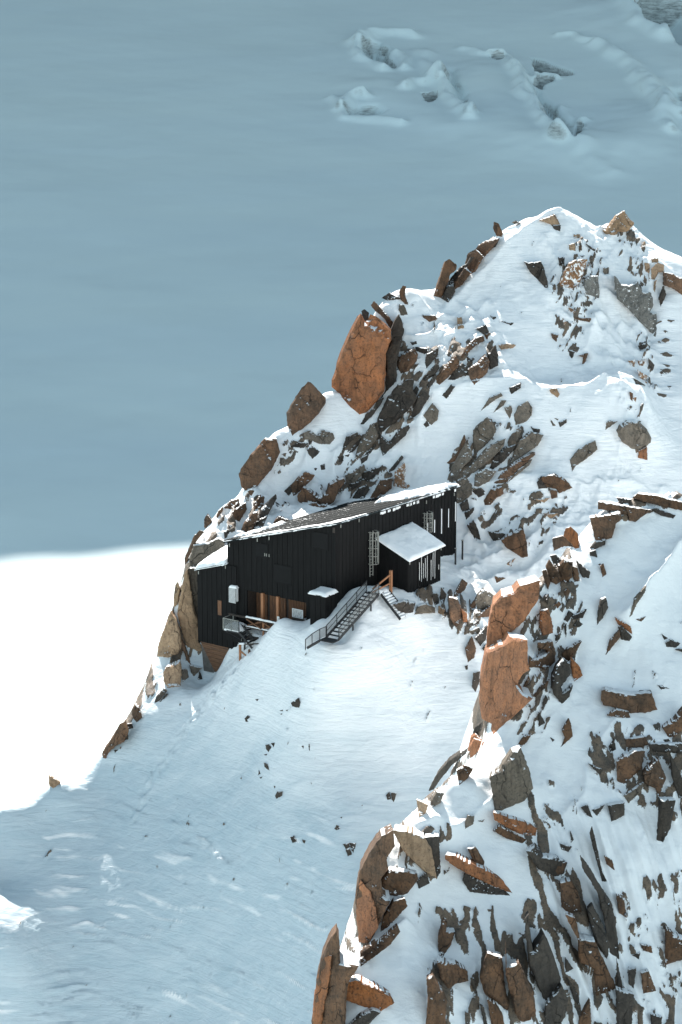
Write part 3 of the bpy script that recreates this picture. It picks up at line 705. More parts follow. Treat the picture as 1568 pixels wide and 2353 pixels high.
m = MB(); m.hexa([(XW - .2, -.3, zW0 - .02), (XA - .14, -.3, zW1 - .02), (XA - .14, 4.7, zW1 + 1.1), (XW - .2, 4.7, zW0 + 1.1), (XW - .2, -.3, zW0 + .12), (XA - .14, -.3, zW1 + .12), (XA - .14, 4.7, zW1 + 1.24), (XW - .2, 4.7, zW0 + 1.24)])
m.build('wing_roof', M_ROOF, hut)
# tapering plank wall under the wing
m = MB(); pts = [on_left(p[0], p[1], -.05) for p in ((461, 1474), (547, 1494), (547, 1515), (497, 1540))]
x_l, x_r = pts[0][0], pts[1][0]; ztop = lambda x: wbot(x) + .02
nb = 15
for i in range(nb):
    z1 = zwb0 - .01 - i * .2; z0 = z1 - .185
    xa = x_l + 0.62 * (zwb0 - z1) + .02 * rng.random(); xb = x_r
    if xa < xb - .2: m.hexa([(xa, .02 - .02 * (i % 2), z0), (xb, .02 - .02 * (i % 2), z0 - .12), (xb, .1, z0 - .12), (xa, .1, z0), (xa, .02 - .02 * (i % 2), z1), (xb, .02 - .02 * (i % 2), z1 - .12), (xb, .1, z1 - .12), (xa, .1, z1)])
m.build('plank_wall', M_WOODH, hut)
m = MB(); m.hexa([(x_l + .3, .11, zwb0 - 3), (x_r, .11, zwb0 - 3), (x_r, 3.5, zwb0 - 3), (x_l + .3, 3.5, zwb0 - 3), (x_l, .11, zwb0 + .1), (x_r, .11, zwb0), (x_r, 3.5, zwb0), (x_l, 3.5, zwb0 + .1)])
m.build('base_wall', M_CONC, hut)
px = on_left(536, 1480)[0]; MB().box(px - .13, px + .13, -.20, .0, zwb0 - 3.5, zwb0 + 2.2).build('corner_post', M_CLAD, hut)

# roof: dark sheet, lattice of battens, snow lying on it
def zr(x, y): return lerp(zB, zA, x / XA) + (zC - zB) * y / YC
ov = 0.35
m = MB(); cs = [(XA - ov, -ov), (ov, -ov), (ov, YC + ov), (XA - ov, YC + ov)]
m.hexa([(x, y, zr(x, y) - .02) for x, y in cs] + [(x, y, zr(x, y) + .12) for x, y in cs])
roof = m.build('roof', M_ROOF, hut)
m = MB()
nx = 22; ny = 34
for i in range(nx + 1):
    x = XA - ov + .1 + (2 * ov - XA - .2) * i / nx
    m.bar((x, -ov + .05, zr(x, -ov) + .205), (x, YC + ov - .05, zr(x, YC + ov) + .205), .10, .08)
for j in range(ny + 1):
    y = -ov + .1 + (YC + 2 * ov - .2) * j / ny
    m.bar((XA - ov + .05, y, zr(XA - ov, y) + .205), (ov - .05, y, zr(ov, y) + .205), .12, .088)
m.build('snow_lattice', M_ROOF, roof)

def snow_pad(name, poly, zf, th, parent, seed, step=0.12, edge=0.35, rag=0.12, mat=None):
    """lumpy snow lying on a sloping base; poly in hut coordinates"""
    P = np.array(poly, float); x0, y0 = P.min(0) - .3; x1, y1 = P.max(0) + .3
    xs = np.arange(x0, x1 + step, step); ys = np.arange(y0, y1 + step, step); X, Y = np.meshgrid(xs, ys)
    d = np.where(inside(X, Y, poly), 1, -1) * seg_dist(X, Y, poly, True)
    d = d + rag * fbm(X / .9, Y / .9, 3, seed) + rag * .5 * fbm(X / .3, Y / .3, 2, seed + 3)
    t = np.clip(d / edge, 0, 1); hgt = th * np.sqrt(1 - (1 - t) ** 2) * (0.8 + 0.3 * fbm(X / 2.2, Y / 2.2, 3, seed + 5)) + .015 * fbm(X / .4, Y / .4, 2, seed + 8) * (t > 0)
    Z0 = zf(X, Y); ok = d > 0
    ny_, nx_ = X.shape; cell = ok[:-1, :-1] | ok[1:, :-1] | ok[:-1, 1:] | ok[1:, 1:]
    use = np.zeros_like(ok); use[:-1, :-1] |= cell; use[1:, :-1] |= cell; use[:-1, 1:] |= cell; use[1:, 1:] |= cell
    idx = -np.ones(X.shape, int); idx[use] = np.arange(use.sum())
    top = np.stack([X, Y, Z0 + np.where(ok, np.maximum(hgt, .01), -.01)], -1)[use]
    jj, ii = np.nonzero(cell)
    f = [(idx[j, i], idx[j, i + 1], idx[j + 1, i + 1], idx[j + 1, i]) for j, i in zip(jj, ii)]
    bot = np.stack([X, Y, Z0 - .05], -1)[use]; n = len(top)
    f += [tuple(a + n for a in q[::-1]) for q in f]
    # close the rim
    from collections import Counter
    ed = Counter(); half = len(f) // 2
    for q in f[:half]:
        for a, b in zip(q, q[1:] + q[:1]): ed[(a, b)] += 1
    rim = [(a, b) for (a, b) in ed if (b, a) not in ed]
    f += [(b, a, a + n, b + n) for a, b in rim]
    return link_mesh(name, np.concatenate([top, bot]), f, mat or M_PAD, parent, True)
zroof = lambda X, Y: zr(X, Y) + .12
def on_roof(px, py):    # picture point on the roof plane (hut coordinates)
    d = rays(px, py); o_ = toloc(CAM); dl = np.array([d @ HX, d @ HY, d[2]])
    gx = (zA - zB) / XA; gy = (zC - zB) / YC
    t = (zB + .12 + gx * o_[0] + gy * o_[1] - o_[2]) / (dl[2] - gx * dl[0] - gy * dl[1])
    return tuple((o_ + dl * t)[:2])
# thin snow between the battens everywhere, deep snow at the top, a strip along the front edge
snow_pad('roof_snow', [(XA - .2, -.2), (.2, -.2), (.2, YC + .2), (XA - .2, YC + .2)], lambda X, Y: zr(X, Y) + .172, .045, roof, 3, 0.3, .2, .05)
snow_pad('roof_snow', [(XA + 5.5, YC + .25), (XA + 6.5, YC - 5.5), (-1.5, YC - 6.5), (.25, YC - 5.0), (.3, YC + .3)], zroof, .7, roof, 5, 0.14, 1.6, .3)
snow_pad('roof_snow', [(XA + .8, -.33), (-.3, -.33), (.32, .3), (.32, 5.0), (-.8, 3.2), (-2.2, 1.3), (-5, .9), (XA + 3, .55)], zroof, .24, roof, 7, 0.1, .25, .05)
snow_pad('roof_snow', [(.33, 6.0), (.33, YC - 5), (-.25, YC - 5), (-.1, 9)], zroof, .14, roof, 8, 0.1, .2, .05)
snow_pad('roof_snow', [(XA - .3, 1.5), (XA + 1.4, 1.5), (XA + 1.0, 8), (XA - .3, 9)], zroof, .36, roof, 9, 0.12, .3, .3)
wr_ = bpy.data.objects['wing_roof']
snow_pad('roof_snow', [(XW - .15, -.25), (XA - .2, -.25), (XA - .2, 4.6), (XW - .15, 4.6)], lambda X, Y: np.where(X < XA, lerp(zW0, zW1, (X - XW) / (XA - XW)), zW1) + .12 + (Y + .3) * .22, .55, wr_, 11, 0.12, .5, .12)
# eave brackets, drain pipes, shutters
for px, py in ((528, 1250), (592, 1238), (619, 1234), (457, 1313), (519, 1300)):
    p = on_left(px, py, .1); MB().box(p[0] - .04, p[0] + .04, -.16, -.09, p[2] - .28, p[2] + .05).build('eave_bracket', M_GALV, hut)
for px, py in ((783, 1205), (825, 1192), (942, 1156), (980, 1150), (1044, 1132)):
    p = on_right(px, py, .1); MB().box(.09, .16, p[1] - .04, p[1] + .04, p[2] - .32, p[2]).build('eave_bracket', M_GALV, hut)
MB().tube((-.03, -.12, -1.3), (-.03, -.12, zB - .1), .06).build('drain_pipe', M_CLAD, hut)
p = on_left(784, 1240)
MB().box(-.4, -.05, -.085, -.05, zB - .75, zB - .25).build('rust_patch', M_DARKW, hut)
for px, py, w, h in ((739, 1243, 1.6, 1.5), (603, 1265, 1.4, 1.3), (499, 1360, .9, 1.6), (651, 1320, 2, 1.7)):
    p = on_left(px, py); sh = MB().box(p[0] - w / 2, p[0] + w / 2, -.085, -.055, p[2] - h / 2, p[2] + h / 2).build('window_shutter', M_DOOR, hut)
    MB().box(p[0] - w / 2 - .05, p[0] + w / 2 + .05, -.10, -.056, p[2] - h / 2 - .07, p[2] - h / 2 - .002).build('sill', M_CLAD, sh)
    MB().box(p[0] - w / 2 - .05, p[0] + w / 2 + .05, -.10, -.056, p[2] + h / 2 + .002, p[2] + h / 2 + .06).build('lintel', M_CLAD, sh)
for px, py in ((609, 1273), (613, 1274), (619, 1275)):
    p = on_left(px, py, .1); MB().box(p[0] - .03, p[0] + .03, -.14, -.09, p[2] - .2, p[2] + .08).build('shutter_catch', M_GALV, hut)
p = on_left(506, 1397, .1); MB().box(p[0] - .22, p[0] + .22, -.18, -.156, p[2] - .7, p[2] + .75).build('bare_board', M_WOOD, hut)
# white louvred vent
a = on_left(531, 1347, .1); b = on_left(545, 1387, .1); x0, x1, z0, z1 = a[0], b[0] + .1, b[2] + .1, a[2]
v = MB().box(x0 - .02, x1 + .02, -.42, -.11, z0 - .02, z1 + .02).build('louvre_vent', M_DOOR, hut)
m = MB()
for i in range(13):
    z = z0 + (z1 - z0) * (i + .5) / 13; m.box(x0, x1, -.47, -.425, z - .038, z + .032)
m.build('louvre', M_WHITE, v)
MB().box(x1 + .06, x1 + .13, -.40, -.2, z0 + .2, z1).build('vent_edge', M_WHITE, v)
snow_pad('vent_snow', [(x0 + .02, -.46), (x1 + .05, -.46), (x1 + .05, -.1), (x0 + .02, -.1)], lambda X, Y: X * 0 + z1 + .02, .32, v, 15, .05, .22, .03)
# door beside the balcony
a = on_left(519, 1425, .1); b = on_left(563, 1425, .1); zt = on_left(540, 1420)[2]
d_ = MB().box(a[0] + .15, b[0] - .1, -.19, -.165, zt - 2.3, zt).build('door', M_DOOR, hut)
hp = on_left(556, 1470, .2); MB().box(hp[0] - .03, hp[0] + .03, -.26, -.192, hp[2] - .12, hp[2] + .12).build('handle', M_GALV, d_)
# ---- annex
ua = on_right(866, 1238); AY0, AZ = ua[1], ua[2]
AX = 3.55; AY1 = AY0 + 5.6
zan = lambda x, y: AZ - 0.42 * x + 0.02 * (y - AY0)
def zanx(y): return zan(AX, y)
m = boards_left(.06, AX, lambda x: zan(x, AY0), k(-.6), y=AY0)
m.build('annex_wall', M_CLAD, hut)
ys = AY0 + 1.6
m = boards_right(AY0, ys, zanx, k(-.3), x=AX)
n = 12; w = (AY1 - ys) / n
for i in range(n):      # open slat screen
    a = ys + i * w; m.hexa([(AX, a, .6), (AX + .08, a, .6), (AX + .08, a + w * .66, .6), (AX, a + w * .66, .6), (AX, a, zanx(a)), (AX + .08, a, zanx(a)), (AX + .08, a + w * .66, zanx(a)), (AX, a + w * .66, zanx(a))])
m.build('annex_slats', M_CLAD, hut)
MB().box(.1, AX - .1, AY0 + 1.75, AY0 + 1.9, -.3, zan(AX, AY0) - .1).build('annex_partition', M_CLAD, hut)
m = MB(); c4 = [(.06, AY0 - .25), (AX + .3, AY0 - .25), (AX + .3, AY1 + .25), (.06, AY1 + .25)]
m.hexa([(x, y, zan(x, y) + .003) for x, y in c4] + [(x, y, zan(x, y) + .14) for x, y in c4])
anr = m.build('annex_roof', M_ROOF, hut)
snow_pad('annex_snow', [(.08, AY0 - .28), (AX + .36, AY0 - .28), (AX + .36, AY1 + .3), (.08, AY1 + .3)], lambda X, Y: zan(X, Y) + .14, .26, anr, 21, .08, .25, .035)
for y in (AY0 + .1, AY1 - .1): MB().box(AX + .09, AX + .16, y - .04, y + .04, zanx(y) - .45, zanx(y) - .1).build('eave_bracket', M_GALV, hut)
# drifted snow seen between the annex slats
rng2 = random.Random(12)
m = MB()
for i in range(n):
    a = ys + i * w
    if rng2.random() < .85:
        zt_ = zanx(a) - .2 - 1.2 * rng2.random() ** 2; zb_ = 1.0 + .8 * rng2.random()
        if i > 8: zt_ -= 1.6
        m.box(AX - .10, AX + .05, a + w * .68, a + w * .98, zb_, zt_)
m.build('slat_snow', M_PAD, anr)
m = MB()
for y in np.linspace(AY1 + .6, YC - .2, 7):
    z0 = 1.4 + .1 * y + rng2.random(); m.box(.032, .075, y - .05, y + .06, z0, z0 + 1.2 + 1.6 * rng2.random())
for y, z0, h in ((AY1 - 2.1, zC - 3.2, 1.4), (AY1 - 2.5, zC - 2.9, .5), (AY1 - 1.6, zC - 4.0, 1.0)): m.box(.032, .09, y - .06, y + .09, z0, z0 + h)
for i in range(26):
    y = YC * (.35 + .65 * rng2.random()); m.box(.05, .10, y - .14, y + .14, eaveR(y) - .22 - .1 * rng2.random(), eaveR(y) - .04)
m.build('wall_snow', M_PAD, hut)
# ---- entrance box at the corner
zt = on_left(739, 1370, 1.8)[2]
bx = -1.7; by = -1.85
m = boards_left(bx, 0.05, lambda x: zt + .0, k(-1.6), y=by)
q = boards_right(by, -.06, k(zt), k(-1.2), x=.05); m.add(q.v, q.f)
q = MB().box(bx - .002, bx + .1, by, -.06, -1.6, zt); m.add(q.v, q.f)
m.build('entrance_box', M_CLAD, hut)
MB().hexa([(x, y, zt + .003) for x, y in ((bx - .12, by - .12), (.17, by - .12), (.17, -.06), (bx - .12, -.06))] + [(x, y, zt + .1) for x, y in ((bx - .12, by - .12), (.17, by - .12), (.17, -.06), (bx - .12, -.06))]).build('entrance_roof', M_ROOF, hut)
snow_pad('entrance_snow', [(bx - .1, by - .1), (.16, by - .1), (.16, -.08), (bx - .1, -.08)], lambda X, Y: X * 0 + zt + .1, .34, bpy.data.objects['entrance_roof'], 27, .07, .3, .05)
# ---- timber balcony in front of the recess
zb0 = on_left(568, 1415, .9)[2]
yb = -0.95
xl = on_left(566, 1440, .95)[0]; xrr = on_left(642, 1440, .95)[0]; zf = on_left(566, 1462, .95)[2]
zrl = on_left(566, 1417, .95)[2]
bal = empty('balcony', (0, 0, 0)); bal.parent = hut
MB().box(xl, xrr, yb, .0, zf - .1, zf + .05).build('floor', M_DARKW, bal)
MB().box(xl - .1, xrr + .1, yb - .06, yb + .06, zf - .35, zf - .11).build('beam', M_DARKW, bal)
MB().box(xl - 2.0, xrr, yb - .09, yb + .05, zrl - .16, zrl).build('rail', M_DARKW, bal)
MB().box(xl - .2, xrr, yb - .05, yb + .05, zrl - 1.08, zrl - .9).build('rail', M_DARKW, bal)
xm = (xl + xrr) / 2
for x0_, x1_ in ((xl, xm), (xm, xrr)):
    MB().bar((x0_ + .1, yb, zrl - .86), (x1_ - .1, yb, zrl - .2), .09, .12).build('brace', M_WOOD, bal)
    MB().bar((x0_ + .1, yb - .1, zrl - .2), (x1_ - .1, yb - .1, zrl - .86), .09, .12).build('brace', M_WOOD, bal)
for x_ in (xm, xrr - .05): MB().box(x_ - .09, x_ + .09, yb + .062, yb + .2, zf + .05, zrl + .05).build('post', M_POST, bal)
MB().box(xm - .1, xm + .1, yb + .2, yb + .4, zf - 2.2, zf - .1).build('support_post', M_STEEL, bal)
snow_pad('rail_snow', [(xl, yb - .1), (xrr, yb - .1), (xrr, yb + .07), (xl, yb + .07)], lambda X, Y: X * 0 + zrl, .13, bal, 31, .04, .1, .03)
snow_pad('rail_snow', [(xl, yb - .06), (xrr, yb - .06), (xrr, yb + .06), (xl, yb + .06)], lambda X, Y: X * 0 + zrl - .9, .09, bal, 32, .04, .08, .03)
snow_pad('floor_snow', [(xl + .3, yb + .25), (xrr - .2, yb + .25), (xrr - .2, -.05), (xl + .3, -.05)], lambda X, Y: X * 0 + zf + .05, .3, bal, 33, .07, .3, .06)
# ---- caged ladders on the right wall
def ladder(pxl, pyt, pyb, z_in=None, wd=0.5):
    t = on_right(pxl, pyt, .25); b_ = on_right(pxl, pyb, .25); y0 = t[1]
    ld = empty('caged_ladder', (0, 0, 0)); ld.parent = hut
    zt_, zb_ = t[2], b_[2]
    for y in (y0, y0 + wd): MB().tube((.28, y, zb_), (.28, y, zt_), .045).build('ladder_rail', M_GALV, ld)
    m = MB(); nr = int((zt_ - zb_) / .3)
    for i in range(nr): z = zb_ + .15 + i * .3; m.tube((.28, y0, z), (.28, y0 + wd, z), .025, 6)
    m.build('rungs', M_GALV, ld)
    m = MB(); zc0 = max(zb_ + 1.3, zt_ - 3.6); c = (.28, y0 + wd / 2)
    ring = [(c[0] + .75 * math.sin(a), c[1] - .5 * math.cos(a)) for a in np.linspace(0, math.pi, 7)]
    for z in np.linspace(zc0, zt_, 5):
        for p, q_ in zip(ring, ring[1:]): m.bar((*p, z), (*q_, z), .05, .05)
    for p in ring[1:-1]: m.bar((*p, zc0), (*p, zt_), .05, .05)
    m.build('safety_cage', M_GALV, ld)
ladder(850, 1222, 1325)
ladder(975, 1178, 1250)

# ------------------------------------------------------------------ things round the hut
def ground_z(x, y):       # height of the snow, hut coordinates
    P = toworld(x, y, 0); return hg.at(np.array([P[0]]), np.array([P[1]]))[0] - HB[2]
def at_hut(name, x, y, z, label, cat, group=None):
    return tag(empty(name, toworld(x, y, z), HA), label, cat, group)
# notice board on the recess wall
p = on_left(684, 1410, .35); nb_ = at_hut('notice_board', p[0], p[1], p[2], 'white notice board with lines of black print beside the entrance box', 'notice board')
w2, h2 = .62, .42
MB().box(-w2, w2, 0, .04, -h2, h2).build('panel', M_WHITE, nb_)
m = MB(); r3 = random.Random(2)
for i in range(6):
    z = h2 - .12 - i * .125; x = -w2 + .08
    while x < w2 - .15:
        l = .05 + .18 * r3.random(); l = min(l, w2 - .08 - x); m.box(x, x + l, -.006, -.002, z - .025, z + .025); x += l + .04
m.build('lettering', M_INK, nb_)
m = MB(); m.box(-w2 - .05, w2 + .05, .042, .09, -h2 - 2.2, -h2 + .2); m.build('backing', M_DARKW, nb_)
# small sign on the balcony post
p = on_left(639.5, 1423, 1.06); sg = at_hut('small_sign', p[0], p[1], p[2], 'small white sign with a dark mark on the balcony post', 'sign')
MB().box(-.13, .13, 0, .03, -.26, .26).build('panel', M_WHITE, sg)
m = MB(); m.bar((-.05, -.004, -.08), (.02, -.004, .12), .035, .006); m.bar((.02, -.004, .12), (.07, -.004, -.02), .03, .006); m.bar((-.06, -.004, -.16), (.07, -.004, -.16), .03, .006)
m.build('lettering', M_INK, sg)

# ---- left stair: parallel to the right wall
st = on_right(857, 1362, 2.55); zt_ = st[2]; yt = st[1]
bt = on_right(765, 1466, 2.55); zb_ = bt[2]; yb_ = bt[1]
stair = at_hut('metal_staircase', 2.55, yb_, zb_, 'long grey metal staircase with mesh railings rising along the dark wall', 'staircase', 'metal staircases')
Ls = yt - yb_; Hs = zt_ - zb_; W2 = .68
n = 13
for sx in (-W2, W2): MB().bar((sx, -.1, -.05), (sx, Ls, Hs - .05), .07, .26).build('stringer', M_STEEL, stair)
for i in range(n):
    y = Ls * (i + .5) / n; z = Hs * (i + 1) / n; MB().box(-W2 + .04, W2 - .04, y - .13, y + .13, z - .05, z).build('tread', M_STEEL, stair)
MB().box(-W2, W2, Ls, Ls + 1.1, Hs - .08, Hs).build('landing', M_STEEL, stair)
for sx in (-W2, W2):
    ps = [0.0, .25, .5, .75, 1.0]
    for t in ps: MB().bar((sx, Ls * t, Hs * t), (sx, Ls * t, Hs * t + 1.05), .06).build('railing_post', M_STEEL, stair)
    MB().bar((sx, -.05, 1.05), (sx, Ls, Hs + 1.05), .06, .06).build('handrail', M_STEEL, stair)
    MB().bar((sx, 0, .55), (sx, Ls, Hs + .55), .04, .04).build('middle_rail', M_STEEL, stair)
    MB().add([(sx + .01, 0, .15), (sx + .01, Ls, Hs + .15), (sx + .01, Ls, Hs + 1.0), (sx + .01, 0, 1.0)], [(0, 1, 2, 3)]).build('mesh_panel', M_MESH, stair)
# lower platform with the railing that runs out over the snow
m = MB(); m.box(-W2 - .05, W2 + .1, -1.1, -.06, -.12, -.02); m.build('platform', M_STEEL, stair)
m = MB(); m.bar((-W2, -1.1, -.1), (-W2 - .5, -2.4, -.55), .12, .22); m.build('platform_edge', M_STEEL, stair)
ps = [(-W2, -.1, 0), (-W2, -1.1, 0), (-W2 - .3, -1.9, -.3), (-W2 - .55, -2.6, -.7)]
for a_ in ps: MB().bar(a_, (a_[0], a_[1], a_[2] + 1.0), .06).build('railing_post', M_STEEL, stair)
for a_, b_ in zip(ps, ps[1:]):
    MB().bar((a_[0], a_[1], a_[2] + 1.0), (b_[0], b_[1], b_[2] + 1.0), .06).build('handrail', M_STEEL, stair)
    MB().add([(a_[0] + .01, a_[1], a_[2] + .1), (b_[0] + .01, b_[1], b_[2] + .1), (b_[0] + .01, b_[1], b_[2] + .95), (a_[0] + .01, a_[1], a_[2] + .95)], [(0, 1, 2, 3)]).build('mesh_panel', M_MESH, stair)
for y in (Ls * .35, Ls * .8): MB().box(-.05 + W2, .05 + W2, y - .06, y + .06, Hs * y / Ls - 2.2, Hs * y / Ls - .15).build('support_leg', M_STEEL, stair)
# ---- right stair: comes down away from the wall
s2 = on_right(865, 1362, 3.2); y2 = s2[1] + .5
yl = y2 + .1
st2 = at_hut('metal_staircase', 3.35, yl, zt_ - .1, 'short steep metal staircase with thick snow lying on its treads', 'staircase', 'metal staircases')
L2 = 2.15; H2 = -2.0; n = 10; wd = 1.35
for sy in (0, wd): MB().bar((-.05, sy, .05), (L2, sy, H2 - .05), .07, .24).build('stringer', M_STEEL, st2)
for i in range(n):
    x = L2 * (i + .5) / n; z = H2 * (i + .5) / n
    tr_ = MB().box(x - .12, x + .12, .04, wd - .04, z - .05, z).build('tread', M_STEEL, st2)
    q = snow_pad('tread_snow', [(x - .11, .08 + .1 * (i % 3)), (x + .1, .06), (x + .1, wd - .06), (x - .11, wd - .1)], lambda X, Y, z=z: X * 0 + z, .11, tr_, 40 + i, .045, .08, .03)
MB().box(-1.3, -.06, .0, wd, -.12, -.02).build('landing', M_STEEL, st2)
snow_pad('landing_snow', [(-1.9, -.2), (-.1, .0), (-.1, wd), (-1.6, wd + .5), (-2.2, 1.2)], lambda X, Y: X * 0 - .02, .45, st2, 55, .07, .5, .1)
# ---- orange timber handrail by the annex
p = on_right(893, 1330, 3.3)
hr = at_hut('timber_handrail', 3.45, yl + wd + .1, zt_ - .1, 'orange timber post with slanting handrails at the top of the stairs', 'handrail')
MB().box(-.12, .12, -.12, .12, -.3, 2.0).build('post', M_POST, hr)
MB().bar((0, -.16, 1.6), (-.9, -1.7, .45), .12, .14).build('rail', M_POST, hr)
MB().bar((-.05, -.16, .75), (-.9, -1.7, .15), .10, .12).build('rail', M_POST, hr)

# ---- steel platform with a railing below the door at the far left
a = on_left(513, 1420, 2.0); b = on_left(549, 1424, 2.0); f0 = on_left(513, 1446, 2.0)
x0, x1, zt2, zf2 = a[0], b[0], a[2], f0[2]
pf = at_hut('steel_platform', (x0 + x1) / 2, -2.0, zf2, 'small grey steel platform heaped with snow under the dark door', 'platform')
hw = (x1 - x0) / 2; rh = zt2 - zf2
MB().box(-hw, hw, .0, 1.8, -.12, 0).build('floor', M_STEEL, pf)
for x, y in ((-hw, 0), (hw, 0), (-hw, 1.6), (0.0, 0.02)): MB().bar((x, y, 0), (x, y, rh), .06).build('railing_post', M_GALV if x <= 0 else M_STEEL, pf)
MB().bar((-hw, 0, rh), (hw, 0, rh), .05).build('handrail', M_GALV, pf)
MB().bar((-hw, 0, rh), (-hw, 1.6, rh), .05).build('handrail', M_GALV, pf)
MB().box(-hw, hw, -.01, .0, .1, rh - .05).build('mesh_panel', M_MESH, pf)
MB().bar((-hw, .05, -.12), (-hw + .9, 1.75, -1.4), .06).build('strut', M_STEEL, pf)
MB().bar((hw, .9, -.12), (hw, .9, -2.6), .14).build('support_leg', M_STEEL, pf)
snow_pad('platform_snow', [(-hw + .05, .05), (hw - .05, .05), (hw - .05, 1.7), (-hw + .05, 1.7)], lambda X, Y: X * 0, .75, pf, 61, .07, .8, .05)
for i in range(5):    # open steps going down to the right
    MB().box(hw + .08 + .26 * i, hw + .32 + .26 * i, .1, 1.0, -.28 - .2 * i, -.22 - .2 * i).build('tread', M_STEEL, pf)
    MB().bar((hw + .1, .1 + .18 * i, .9 - .12 * i), (hw + 1.35, .1 + .18 * i, -.5 - .06 * i), .035).build('stair_bar', M_STEEL, pf)
MB().bar((hw, 1.05, 0), (hw + 1.5, 1.05, -1.25), .06, .2).build('stringer', M_STEEL, pf)
MB().bar((hw, .06, -.05), (hw + 1.5, .06, -1.3), .06, .2).build('stringer', M_STEEL, pf)
# ---- broken timber railing in the snow below it
p = on_left(552, 1490, 2.6)
fr = at_hut('timber_railing', p[0], -2.6, p[2], 'broken orange timber railing half buried in snow below the steel platform', 'railing')
MB().box(-.1, .1, -.08, .08, -1.4, .45).build('post', M_POST, fr)
MB().box(1.0, 1.16, -.1, .06, -1.6, .1).build('post', M_WOOD, fr)
MB().box(2.2, 2.34, -.3, -.16, -2.0, -.35).build('post', M_WOOD, fr)
MB().bar((0, -.1, .40), (2.3, -.25, .95), .14, .10).build('rail', M_DARKW, fr)
MB().bar((.1, -.1, -.2), (1.1, -.1, -.75), .10, .13).build('rail', M_POST, fr)
MB().bar((1.1, -.12, -.3), (2.4, -.25, -.75), .09, .10).build('rail', M_WOOD, fr)
MB().bar((2.2, -.3, -.35), (3.5, -.5, .15), .10, .08).build('rail', M_DARKW, fr)
snow_pad('rail_snow', [(0, -.2), (.6, -.2), (.6, .0), (0, .0)], lambda X, Y: X * 0 + .47 + .2 * X, .14, fr, 66, .05, .1, .03)
# ---- two marker poles right of the hut
for px, py, hgt, lab in ((1047, 1297, 1.6, 'thin dark marker pole standing closest to the slatted annex wall'), (1063, 1285, 1.9, 'taller dark marker pole in bright snow past the hut end')):
    y = hg.cast(np.array([px]), np.array([py]), 285, 320)[0]; P = W(px, py, y)
    mp_ = tag(empty('marker_pole', P), lab, 'pole', 'marker poles beside the hut')
    MB().tube((0, 0, -.5), (0, 0, hgt), .09, 8).build('pole', M_STEEL, mp_); MB().tube((0, 0, hgt), (0, 0, hgt + .05), .12, 8).build('cap', M_GALV, mp_)

# ------------------------------------------------------------------ rocks
# traced outlines (picture units of the enlargement named first), each given its own distance, thickness and relief
CROP = {'A': (1100, 800, .574), 'B': (1830, 800, .574), 'L': (300, 1900, .574), 'R': (1700, 1900, .6569), 'F': (1200, 2900, .9758), 'S': (0, 2900, .8929), 'P': (0, 0, 1.7411)}
TOCAM = np.array([0.0, -math.cos(math.radians(17)), math.sin(math.radians(17))])

